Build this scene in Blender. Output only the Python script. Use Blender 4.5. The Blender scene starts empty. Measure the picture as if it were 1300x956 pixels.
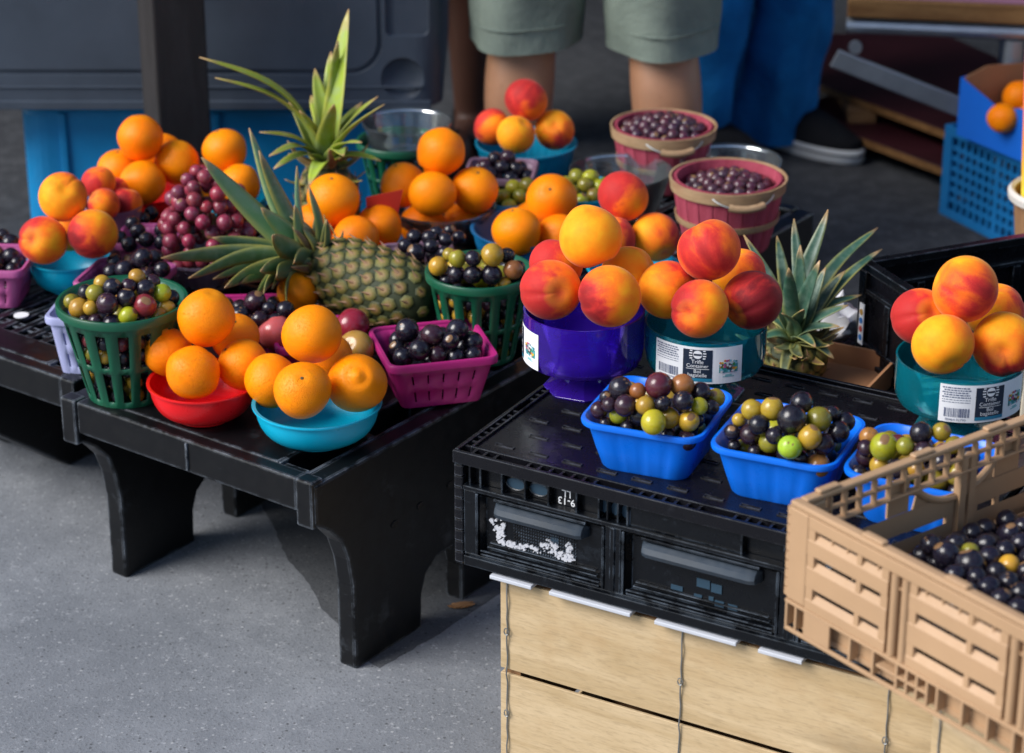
import bpy, bmesh, math, random
from mathutils import Vector, Matrix, Euler
R = math.radians
scene = bpy.context.scene
col = scene.collection
random.seed(11)

# ------------------------------------------------------------------ camera
cam = bpy.data.cameras.new('camera')
cam.lens = 85.0
cam.sensor_width = 36.0
cam.shift_y = -0.0342
cam.clip_start = 0.05
cam.clip_end = 400
cam.dof.use_dof = True
cam.dof.focus_distance = 2.90
cam.dof.aperture_fstop = 5.4
camo = bpy.data.objects.new('camera', cam)
camo.location = (0, 0, 1.65)
camo.rotation_euler = (R(90 - 23), 0, 0)
col.objects.link(camo)
scene.camera = camo

# ------------------------------------------------------------------ world, sun, exposure
SUN = Vector((-0.72, -0.27, 0.64)).normalized()
w = bpy.data.worlds.new('World')
scene.world = w
w.use_nodes = True
nt = w.node_tree
sky = nt.nodes.new('ShaderNodeTexSky')
sky.sky_type = 'NISHITA'
sky.sun_disc = False
sky.sun_elevation = math.asin(SUN.z)
sky.sun_rotation = math.atan2(SUN.x, SUN.y)
nt.links.new(sky.outputs[0], nt.nodes['Background'].inputs[0])
nt.nodes['Background'].inputs[1].default_value = 0.115
sl = bpy.data.lights.new('sun', 'SUN')
sl.energy = 3.2
sl.angle = R(36)
sl.color = (1.0, 0.97, 0.93)
so = bpy.data.objects.new('sun', sl)
so.rotation_euler = SUN.to_track_quat('Z', 'Y').to_euler()
so.location = (-4, -2, 6)
col.objects.link(so)
scene.view_settings.view_transform = 'Standard'
scene.view_settings.look = 'None'
scene.view_settings.exposure = 0.55
scene.view_settings.gamma = 1.0
scene.render.engine = 'CYCLES'
cy = scene.cycles
cy.use_denoising = True
cy.max_bounces = 10
cy.transparent_max_bounces = 24
cy.transmission_bounces = 8
cy.caustics_reflective = False
cy.caustics_refractive = False
cy.sample_clamp_indirect = 6.0

# ------------------------------------------------------------------ node helpers
class NT:
    def __init__(s, name):
        s.m = bpy.data.materials.new(name)
        s.m.use_nodes = True
        s.t = s.m.node_tree
        s.t.nodes.clear()
        s.out = s.t.nodes.new('ShaderNodeOutputMaterial')
    def n(s, typ, ins=None, **props):
        nd = s.t.nodes.new(typ)
        for k, v in props.items():
            setattr(nd, k, v)
        for k, v in (ins or {}).items():
            s.set(nd, k, v)
        return nd
    def set(s, nd, k, v):
        i = nd.inputs[k]
        if isinstance(v, bpy.types.NodeSocket):
            s.t.links.new(v, i)
        elif isinstance(v, bpy.types.Node):
            s.t.links.new(v.outputs[0], i)
        else:
            if i.type == 'RGBA' and len(v) == 3:
                v = (*v, 1)
            i.default_value = v
    def coord(s, which='Object', scale=None):
        c = s.n('ShaderNodeTexCoord').outputs[which]
        if scale is not None:
            mp = s.n('ShaderNodeMapping', {'Vector': c, 'Scale': scale})
            return mp.outputs[0]
        return c
    def noise(s, vec, scale, detail=3, rough=.55, dist=0):
        return s.n('ShaderNodeTexNoise', {'Vector': vec, 'Scale': scale, 'Detail': detail, 'Roughness': rough, 'Distortion': dist}).outputs['Fac']
    def ramp(s, fac, stops, interp='LINEAR'):
        r = s.n('ShaderNodeValToRGB', {'Fac': fac})
        cr = r.color_ramp
        cr.interpolation = interp
        while len(cr.elements) < len(stops):
            cr.elements.new(.5)
        for e, (p, c) in zip(cr.elements, stops):
            e.position = p
            e.color = (*c, 1) if len(c) == 3 else c
        return r.outputs[0]
    def rng(s, fac, a, b, c=0., d=1., smooth=False):
        return s.n('ShaderNodeMapRange', {'Value': fac, 'From Min': a, 'From Max': b, 'To Min': c, 'To Max': d},
                   interpolation_type='SMOOTHSTEP' if smooth else 'LINEAR').outputs[0]
    def mix(s, fac, a, b, blend='MIX'):
        m = s.n('ShaderNodeMix', data_type='RGBA', blend_type=blend)
        s.set(m, 0, fac); s.set(m, 6, a); s.set(m, 7, b)
        return m.outputs[2]
    def math(s, op, a, b=0.):
        return s.n('ShaderNodeMath', {0: a, 1: b}, operation=op).outputs[0]
    def bump(s, h, strength=.3, dist=.002):
        return s.n('ShaderNodeBump', {'Height': h, 'Strength': strength, 'Distance': dist}).outputs[0]
    def bsdf(s, **ins):
        b = s.n('ShaderNodeBsdfPrincipled', {k.replace('_', ' '): v for k, v in ins.items()})
        s.t.links.new(b.outputs[0], s.out.inputs[0])
        return b

def plastic(name, c, rough=.4, grain=.12, spec=.5, bump=.05, scale=60, dirt=.15):
    t = NT(name)
    v = t.coord('Object')
    n1 = t.noise(v, 9, 4)
    n2 = t.noise(v, scale, 3)
    dark = tuple(x * (1 - grain * 2) for x in c)
    lite = tuple(min(1, x * (1 + grain) + grain * .02) for x in c)
    cc = t.mix(t.rng(n1, .3, .7), dark, lite)
    d = t.rng(t.noise(v, 4, 6, .7), .58, .8, 0, dirt)
    cc = t.mix(d, cc, (.25, .24, .23))
    rr = t.rng(n2, .3, .7, rough * .8, rough * 1.25)
    t.bsdf(Base_Color=cc, Roughness=rr, Specular_IOR_Level=spec, Normal=t.bump(n2, bump, .001))
    return t.m

def worn_plastic(name, c, edge, rough=.42, bev=.004, amount=.75, scuff=.12, lo=.42):
    # moulded plastic whose corners and rubbed patches have gone pale
    t = NT(name)
    v = t.coord('Object')
    bv = t.n('ShaderNodeBevel', {'Radius': bev}, samples=4)
    g = t.n('ShaderNodeNewGeometry')
    dt = t.n('ShaderNodeVectorMath', {0: bv.outputs[0], 1: g.outputs['Normal']}, operation='DOT_PRODUCT').outputs['Value']
    e = t.rng(dt, .98, .82, 0, 1)
    n = t.noise(v, 38, 5, .65)
    m = t.math('MULTIPLY', e, t.rng(n, lo, lo + .18, 0, amount))
    scr = t.rng(t.noise(t.coord('Object', (9, 60, 30)), 6, 5, .7), .62, .8, 0, .09)
    patch = t.rng(t.noise(v, 12, 6, .7), .6, .82, 0, scuff)
    m2 = t.math('MAXIMUM', m, t.math('MAXIMUM', scr, patch))
    cc = t.mix(m2, c, edge)
    n2 = t.noise(v, 140, 2)
    t.bsdf(Base_Color=cc, Roughness=t.rng(n, .3, .7, rough * .75, rough * 1.3), Specular_IOR_Level=.34, Normal=t.bump(n2, .08, .001))
    return t.m

def clear_plastic(name, tint, body, body_fac, rough=.06):
    t = NT(name)
    tr = t.n('ShaderNodeBsdfTransparent', {'Color': tint})
    df = t.n('ShaderNodeBsdfDiffuse', {'Color': body})
    tl = t.n('ShaderNodeBsdfTranslucent', {'Color': body})
    mx = t.n('ShaderNodeMixShader', {0: .5, 1: df, 2: tl})
    nz = t.noise(t.coord('Object'), 14, 4, .6)
    ins = t.n('ShaderNodeMixShader', {0: t.rng(nz, .3, .7, body_fac * .75, body_fac * 1.25), 1: tr, 2: mx})
    gl = t.n('ShaderNodeBsdfGlossy', {'Color': (1, 1, 1), 'Roughness': rough, 'Normal': t.bump(nz, .15, .002)})
    fr = t.n('ShaderNodeFresnel', {'IOR': 1.42})
    o = t.n('ShaderNodeMixShader', {0: fr, 1: ins, 2: gl})
    t.t.links.new(o.outputs[0], t.out.inputs[0])
    return t.m

def wood(name, c1, c2, axis_scale, rough=.6, knots=True, stain=None):
    t = NT(name)
    v = t.coord('Object', axis_scale)
    n1 = t.noise(v, 3.0, 6, .6, 1.2)
    n2 = t.noise(v, 40, 5, .7, .4)
    cc = t.mix(t.rng(n1, .32, .68), c1, c2)
    cc = t.mix(t.rng(n2, .48, .72, 0, .5), cc, tuple(x * .55 for x in c1))
    if knots:
        k = t.rng(t.noise(v, 1.3, 3, .5, .6), .58, .70, 0, .5)
        cc = t.mix(k, cc, tuple(x * .3 for x in c1))
    if stain:
        cc = t.mix(t.rng(t.noise(t.coord('Object'), 10, 5, .6), .55, .75, 0, .5), cc, stain)
    t.bsdf(Base_Color=cc, Roughness=rough, Specular_IOR_Level=.25, Normal=t.bump(n2, .25, .001))
    return t.m

# ------------------------------------------------------------------ materials
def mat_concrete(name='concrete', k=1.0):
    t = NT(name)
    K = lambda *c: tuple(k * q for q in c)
    v = t.coord('Object')
    big = t.noise(v, 1.6, 5, .6)
    mid = t.noise(v, 17, 6, .7)
    fine = t.noise(v, 230, 3, .65)
    c = t.mix(t.rng(big, .3, .7), K(.155, .166, .184), K(.235, .248, .268))
    c = t.mix(t.rng(mid, .38, .66, 0, .5), c, K(.125, .135, .152))
    c = t.mix(t.rng(t.noise(v, 4.5, 7, .75), .50, .68, 0, .35), c, K(.30, .315, .335))
    c = t.mix(t.rng(t.noise(v, 110, 4, .75), .58, .70, 0, .6), c, K(.42, .43, .45))
    c = t.mix(t.rng(fine, .56, .68, 0, .6), c, K(.07, .075, .08))
    grit = t.n('ShaderNodeTexVoronoi', {'Vector': v, 'Scale': 120.0})
    gs = t.n('ShaderNodeSeparateColor', {0: grit.outputs['Color']})
    c = t.mix(t.math('MULTIPLY', t.rng(grit.outputs['Distance'], .30, .16), t.rng(gs.outputs[0], .74, .84)), c, t.mix(t.rng(gs.outputs[1], .45, .55), K(.08, .084, .09), K(.33, .34, .35)))
    spots = t.n('ShaderNodeTexVoronoi', {'Vector': v, 'Scale': 7.0}).outputs['Distance']
    c = t.mix(t.rng(spots, .05, .03), c, K(.04, .04, .045))
    h = t.math('ADD', t.math('MULTIPLY', mid, .5), t.math('MULTIPLY', fine, .5))
    t.bsdf(Base_Color=c, Roughness=.85, Specular_IOR_Level=.25, Normal=t.bump(h, .5, .004))
    return t.m

def mat_asphalt(name='asphalt', k=1.0):
    t = NT(name)
    v = t.coord('Object')
    big = t.noise(v, .9, 5, .6)
    mid = t.noise(v, 26, 5, .7)
    fine = t.noise(v, 210, 2)
    c = t.mix(t.rng(big, .35, .65), tuple(k * q for q in (.042, .045, .052)), tuple(k * q for q in (.07, .074, .082)))
    c = t.mix(t.rng(mid, .45, .7, 0, .7), c, tuple(k * q for q in (.11, .115, .125)))
    c = t.mix(t.rng(t.noise(v, 75, 4, .7), .62, .74, 0, .8), c, (.25, .25, .26))
    c = t.mix(t.rng(t.noise(v, 5, 5, .7), .56, .7, 0, .7), c, tuple(k * q for q in (.022, .022, .024)))
    h = t.math('ADD', mid, t.math('MULTIPLY', fine, .6))
    t.bsdf(Base_Color=c, Roughness=.88, Specular_IOR_Level=.2, Normal=t.bump(h, .7, .005))
    return t.m

def mat_orange():
    t = NT('orange_peel')
    v = t.coord('Object')
    tint = t.n('ShaderNodeObjectInfo').outputs['Color']
    n = t.noise(v, 1.6, 3)
    c = t.mix(t.rng(n, .3, .7, 0, .5), tint, (1.0, .31, .001))
    pores = t.n('ShaderNodeTexVoronoi', {'Vector': v, 'Scale': 24.0}, feature='F1').outputs['Distance']
    c = t.mix(t.rng(pores, .12, .02, 0, .22), c, (.62, .14, .0))
    z = t.n('ShaderNodeSeparateXYZ', {0: v}).outputs[2]
    c = t.mix(t.rng(z, .86, .99, 0, .35), c, (.55, .30, .01))
    bl = t.rng(t.noise(v, 7, 6, .75), .70, .78, 0, .3)
    c = t.mix(bl, c, (.45, .18, .03))
    h = t.math('SUBTRACT', t.rng(pores, 0, .35), t.math('MULTIPLY', t.noise(v, 70, 2), .2))
    t.bsdf(Base_Color=c, Roughness=.36, Specular_IOR_Level=.22, Subsurface_Weight=.04, Subsurface_Radius=(.5, .16, .03),
           Subsurface_Scale=.006, Normal=t.bump(h, .8, .0016))
    return t.m

def mat_peach():
    # object colour: R = share of blush, G = how dark the blush is
    t = NT('peach_skin')
    v = t.coord('Object')
    oi = t.n('ShaderNodeObjectInfo')
    sep = t.n('ShaderNodeSeparateColor', {0: oi.outputs['Color']})
    rnd = oi.outputs['Random']
    off = t.n('ShaderNodeVectorMath', {0: v, 1: t.n('ShaderNodeCombineXYZ', {0: t.math('MULTIPLY', rnd, 37.0), 1: t.math('MULTIPLY', rnd, 11.0), 2: 0.0})}, operation='ADD').outputs[0]
    sx = t.n('ShaderNodeSeparateXYZ', {0: v})
    stre = t.noise(t.n('ShaderNodeMapping', {'Vector': off, 'Scale': (2.0, 2.0, .7)}).outputs[0], 1.1, 4, .5, .5)
    blot = t.noise(off, .75, 3, .45, .2)
    fine = t.noise(off, 26, 4, .65)
    m = t.math('ADD', t.math('MULTIPLY', sx.outputs[0], .62), t.math('ADD', t.math('MULTIPLY', stre, 1.0), t.math('MULTIPLY', blot, 1.35)))
    m = t.math('ADD', m, t.math('MULTIPLY', t.math('SUBTRACT', fine, .5), .34))
    m = t.math('ADD', m, t.math('SUBTRACT', t.math('MULTIPLY', sep.outputs[0], 1.2), 1.92))
    base = t.mix(t.rng(t.noise(off, 2.2, 3), .3, .7), (.93, .385, .012), (.95, .27, .008))
    c = t.mix(t.rng(m, -.50, .06, smooth=True), base, (.92, .17, .012))
    c = t.mix(t.rng(m, -.04, .50, smooth=True), c, (.58, .030, .026))
    c = t.mix(t.math('MULTIPLY', t.rng(m, .32, .8, smooth=True), sep.outputs[1]), c, (.13, .006, .012))
    c = t.mix(t.rng(t.noise(off, 60, 2), .66, .74, 0, .35), c, (.9, .55, .12))
    pole = t.rng(sx.outputs[2], .80, .93)
    c = t.mix(t.math('MULTIPLY', pole, .55), c, (.75, .33, .02))
    t.bsdf(Base_Color=c, Roughness=.62, Specular_IOR_Level=.16, Sheen_Weight=.16, Sheen_Roughness=.35, Sheen_Tint=(1, .8, .72),
           Subsurface_Weight=.1, Subsurface_Radius=(.5, .15, .05), Subsurface_Scale=.005, Normal=t.bump(fine, .08, .001))
    return t.m

def mat_muscadine(name='muscadine_skin', gloss=.20, bloom=.16):
    t = NT(name)
    v = t.coord('Object')
    oi = t.n('ShaderNodeObjectInfo')
    rnd = oi.outputs['Random']
    off = t.n('ShaderNodeVectorMath', {0: v, 1: t.n('ShaderNodeCombineXYZ', {0: t.math('MULTIPLY', rnd, 53.0), 1: 0.0, 2: t.math('MULTIPLY', rnd, 17.0)})}, operation='ADD').outputs[0]
    tint = oi.outputs['Color']
    n = t.noise(off, 1.5, 4, .6)
    c = t.mix(t.rng(n, .4, .75, 0, .5), tint, t.mix(1.0, tint, (.55, .42, .30), 'MULTIPLY'))
    hz = t.rng(t.noise(off, 2.4, 5, .65), .42, .72, 0, bloom * .32)
    c = t.mix(hz, c, (.30, .30, .36))
    vo = t.n('ShaderNodeTexVoronoi', {'Vector': off, 'Scale': 6.5}).outputs['Distance']
    c = t.mix(t.rng(vo, .10, .05, 0, .30), c, (.30, .20, .10))
    z = t.n('ShaderNodeSeparateXYZ', {0: v}).outputs[2]
    c = t.mix(t.rng(z, .955, .975), c, (.20, .11, .05))
    t.bsdf(Base_Color=c, Roughness=t.rng(n, .3, .7, gloss * .8, gloss * 1.5), Specular_IOR_Level=.5,
           Subsurface_Weight=.06, Subsurface_Scale=.004, Normal=t.bump(t.noise(off, 30, 2), .05, .001))
    return t.m

def mat_leaf():
    t = NT('pineapple_leaf')
    a = t.n('ShaderNodeAttribute', attribute_name='along').outputs['Fac']
    e = t.n('ShaderNodeAttribute', attribute_name='side').outputs['Fac']
    oi = t.n('ShaderNodeObjectInfo')
    tint = oi.outputs['Color']
    v = t.coord('Object')
    st = t.noise(t.coord('Object', (1, 1, 1)), 60, 4, .6)
    c = t.mix(t.rng(a, .0, .40), (.15, .20, .07), tint)
    c = t.mix(t.rng(st, .45, .75, 0, .40), c, (.24, .32, .25))
    yel = t.math('MULTIPLY', t.rng(e, .45, 1.0), t.rng(t.noise(v, 9, 4), .35, .6))
    c = t.mix(t.math('MULTIPLY', yel, .75), c, (.46, .38, .07))
    tip = t.rng(t.math('ADD', a, t.math('MULTIPLY', t.noise(v, 30, 4), .25)), .98, 1.12)
    c = t.mix(tip, c, (.42, .26, .12))
    c = t.mix(t.rng(t.noise(v, 24, 5, .7), .64, .74, 0, .6), c, (.16, .11, .06))
    t.bsdf(Base_Color=c, Roughness=.42, Specular_IOR_Level=.45, Normal=t.bump(st, .25, .001))
    return t.m

def mat_eye():
    t = NT('pineapple_eye')
    v = t.coord('Object')
    ln = t.n('ShaderNodeVectorMath', {0: t.n('ShaderNodeMapping', {'Vector': v, 'Scale': (1, 1, 0)}).outputs[0]}, operation='LENGTH').outputs['Value']
    rnd = t.n('ShaderNodeObjectInfo').outputs['Random']
    n = t.noise(v, 5, 4, .7)
    r2 = t.math('ADD', ln, t.math('MULTIPLY', t.math('SUBTRACT', n, .5), .95))
    c = t.ramp(r2, [(.0, (.22, .12, .06)), (.2, (.25, .145, .055)), (.42, (.165, .10, .022)), (.62, (.125, .10, .014)), (.78, (.040, .045, .010)), (1.0, (.012, .022, .006))])
    c = t.mix(t.rng(rnd, 0, 1, 0, .40), c, (.22, .22, .05))
    zz = t.n('ShaderNodeSeparateXYZ', {0: v}).outputs[2]
    c = t.mix(t.rng(zz, .38, .52), c, (.30, .17, .09))
    t.bsdf(Base_Color=c, Roughness=.55, Normal=t.bump(t.noise(v, 14, 4), .4, .002))
    return t.m

def mat_skin(name, c):
    t = NT(name)
    v = t.coord('Object')
    cc = t.mix(t.rng(t.noise(v, 7, 4), .3, .7), tuple(x * .75 for x in c), c)
    cc = t.mix(t.rng(t.noise(v, 90, 3), .6, .75, 0, .25), cc, tuple(x * .45 for x in c))
    t.bsdf(Base_Color=cc, Roughness=.5, Subsurface_Weight=.08, Subsurface_Scale=.01, Normal=t.bump(t.noise(v, 120, 3), .1, .002))
    return t.m

def mat_cloth(name, c, c2, scale=500, fold=8):
    t = NT(name)
    v = t.coord('Object')
    n = t.noise(v, fold, 5, .6, .5)
    cc = t.mix(t.rng(n, .3, .7), c2, c)
    wv = t.noise(v, scale, 2)
    cc = t.mix(t.rng(wv, .4, .7, 0, .25), cc, tuple(min(1, x * 1.5) for x in c))
    t.bsdf(Base_Color=cc, Roughness=.9, Specular_IOR_Level=.15, Normal=t.bump(t.math('ADD', t.math('MULTIPLY', n, 2.0), t.math('MULTIPLY', wv, .2)), .5, .012))
    return t.m

def mat_flat(name, c, rough=.6):
    t = NT(name)
    n = t.noise(t.coord('Object'), 40, 3)
    t.bsdf(Base_Color=t.mix(t.rng(n, .3, .7, 0, .12), c, tuple(x * .7 for x in c)), Roughness=rough)
    return t.m

def mat_objcolor(name, rough=.5):
    t = NT(name)
    c = t.n('ShaderNodeObjectInfo').outputs['Color']
    n = t.noise(t.coord('Object'), 5, 3)
    t.bsdf(Base_Color=t.mix(t.rng(n, .3, .7, 0, .25), c, (.05, .05, .05)), Roughness=rough)
    return t.m

def mat_umbrella():
    t = NT('striped_cloth')
    g = t.n('ShaderNodeSeparateXYZ', {0: t.coord('Object')}).outputs[2]
    n = t.noise(t.coord('Object'), 14, 3)
    f = t.math('ADD', t.rng(g, -.02, .42), t.math('MULTIPLY', t.math('SUBTRACT', n, .5), .06))
    c = t.ramp(f, [(0, (.50, .62, .05)), (.2, (.72, .72, .06)), (.42, (.85, .62, .05)), (.62, (.90, .30, .03)), (.82, (.85, .16, .20)), (1, (.75, .06, .35))])
    t.bsdf(Base_Color=c, Roughness=.8)
    return t.m

BLK = worn_plastic('black_plastic', (.0030, .0038, .0055), (.22, .28, .36), .28, .0026, .6)  # pale edges are wear plus a sky highlight put into the colour
BLKT = worn_plastic('crate_top_plastic', (.0045, .0045, .0065), (.20, .22, .27), .26, .002, .6)
RACK = worn_plastic('rack_plastic', (.0035, .0038, .0048), (.34, .39, .46), .38, .007, .7, .16, .40)
HANDLE = plastic('handle_plastic', (.022, .034, .050), .42, .2, .5, .1, 90, .1)
HOLE = mat_flat('pale_blue_gap', (.018, .048, .080), .5)
TAN = plastic('tan_plastic', (.42, .262, .146), .48, .05, .4, .06, 90, .05)
BLUEP = plastic('blue_plastic', (.003, .155, .78), .32, .07, .45, .05, 60, .05)
CYAN = plastic('cyan_plastic', (.0, .40, .62), .34, .08, .45, .06, 60, .09)
TEALP = plastic('teal_plastic', (.0, .24, .40), .36, .06, .5, .03, 40, .04)
NAVY = plastic('deep_blue_plastic', (.005, .14, .34), .35, .06, .5, .03, 40, .04)
REDP = plastic('red_plastic', (.78, .008, .012), .30, .08, .45, .06, 60, .07)
GREENP = plastic('green_plastic', (.004, .085, .042), .34, .08, .5, .05, 40, .05)
MAGENTA = plastic('magenta_plastic', (.42, .018, .17), .42, .08, .4, .06, 60, .06)
PINKP = plastic('pink_plastic', (.42, .09, .26), .45, .08, .4, .06, 60, .06)
MAUVE = plastic('mauve_plastic', (.22, .13, .19), .45, .08, .4, .06, 60, .06)
LAVENDER = plastic('lavender_plastic', (.36, .38, .62), .45, .08, .4, .06, 60, .06)
CHAR = plastic('charcoal_plastic', (.050, .064, .088), .42, .08, .4, .12, 120, .06)
TUB = plastic('tub_plastic', (.0, .21, .48), .5, .08, .4, .06, 60, .06)
CRATEB = plastic('blue_crate_plastic', (.005, .15, .40), .5, .1, .4, .06, 60, .06)
PURPLE_C = clear_plastic('purple_clear', (.50, .36, .98), (.14, .035, 1.0), .36)
TEAL_C = clear_plastic('teal_clear', (.52, .93, .96), (.01, .56, .74), .32)
CLEAR = clear_plastic('clear_plastic', (.94, .96, .97), (.42, .50, .56), .12, .1)
LILAC_C = clear_plastic('lilac_clear', (.80, .74, .84), (.42, .34, .48), .45, .15)
PINE = wood('pine_veneer', (.44, .315, .17), (.58, .44, .27), (1.2, 9, 9), .6, True, (.42, .27, .13))
PINE_D = wood('rough_wood', (.20, .10, .045), (.36, .20, .09), (1.2, 9, 9), .7)
STAVE = wood('stained_stave', (.25, .030, .052), (.40, .070, .11), (9, 9, 1.2), .7, False, (.10, .012, .03))
HOOP = wood('pale_hoop', (.30, .185, .095), (.44, .30, .175), (3, 3, 20), .65, False, (.34, .08, .07))
BENCH = wood('bench_wood', (.15, .07, .025), (.27, .145, .055), (1.4, 10, 10), .55)
MAROON = wood('maroon_board', (.028, .006, .010), (.045, .010, .015), (2, 10, 10), .5, False)
WICKER = wood('brown_basket_wood', (.20, .10, .05), (.32, .18, .09), (9, 9, 1.5), .7, False)
CARDB = mat_flat('cardboard', (.36, .17, .075), .85)
CREAM = mat_flat('cream_card', (.74, .66, .52), .8)
BLUECARD = mat_flat('blue_card', (.005, .13, .62), .5)
METAL = NT('galvanised_metal')
METAL.bsdf(Base_Color=METAL.mix(METAL.noise(METAL.coord(), 20, 4), (.25, .28, .32), (.5, .54, .58)), Metallic=.8, Roughness=.42)
METAL = METAL.m
WIRE = NT('dull_wire')
WIRE.bsdf(Base_Color=WIRE.mix(WIRE.noise(WIRE.coord(), 30, 4), (.16, .17, .17), (.36, .37, .37)), Metallic=.7, Roughness=.5)
WIRE = WIRE.m
STRIPW = mat_flat('white_strip', (.50, .52, .57), .5)
PAPER = mat_flat('label_paper', (.80, .81, .83), .55)
SCRAP = mat_flat('torn_paper', (.48, .49, .53), .8)
INK = mat_flat('label_navy', (.012, .022, .045), .5)
INKB = mat_flat('label_blue', (.02, .20, .33), .5)
INKG = mat_flat('label_grey_ink', (.12, .14, .22), .6)
DOTS = mat_objcolor('print_colour')
CONCRETE, ASPHALT, DARK_CONC = mat_concrete(), mat_asphalt('asphalt', .8), mat_concrete('dark_concrete', .42)
ORANGE, PEACH, MUSC, LEAF, EYE = mat_orange(), mat_peach(), mat_muscadine(), mat_leaf(), mat_eye()
GRAPE = mat_muscadine('grape_skin', .24, .6)
CORE = mat_flat('pineapple_core', (.022, .032, .008), .7)
STEM = mat_flat('dry_stem', (.10, .07, .03), .8)
SKIN_L, SKIN_D = mat_skin('skin', (.40, .20, .11)), mat_skin('dark_skin', (.11, .045, .028))
SHORTS = mat_cloth('grey_green_cloth', (.20, .24, .20), (.12, .15, .13))
JEANS = mat_cloth('blue_denim', (.014, .21, .54), (.005, .09, .28))
DARKC = mat_cloth('black_cloth', (.012, .012, .014), (.008, .008, .010))
SHIRT = mat_cloth('plain_shirt', (.35, .35, .36), (.25, .25, .26))
SHOE = mat_cloth('black_canvas', (.012, .013, .016), (.008, .008, .010))
SOLE = mat_flat('white_rubber', (.62, .64, .66), .5)
HAIR = mat_flat('dark_hair', (.03, .02, .015), .6)
POSTM = wood('dark_post', (.020, .018, .018), (.036, .033, .034), (9, 9, 1.2), .6, False)
ROOFM = mat_flat('shade_roof_sheet', (.10, .10, .10), .7)
WALLM = mat_flat('shade_wall_paint', (.05, .05, .052), .85)
UMB = mat_umbrella()
BAG = mat_flat('white_bag', (.60, .60, .62), .4)
REDCARD = mat_flat('red_card', (.52, .03, .015), .5)
LEAFDRY = mat_flat('dry_leaf', (.30, .15, .06), .8)

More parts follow.
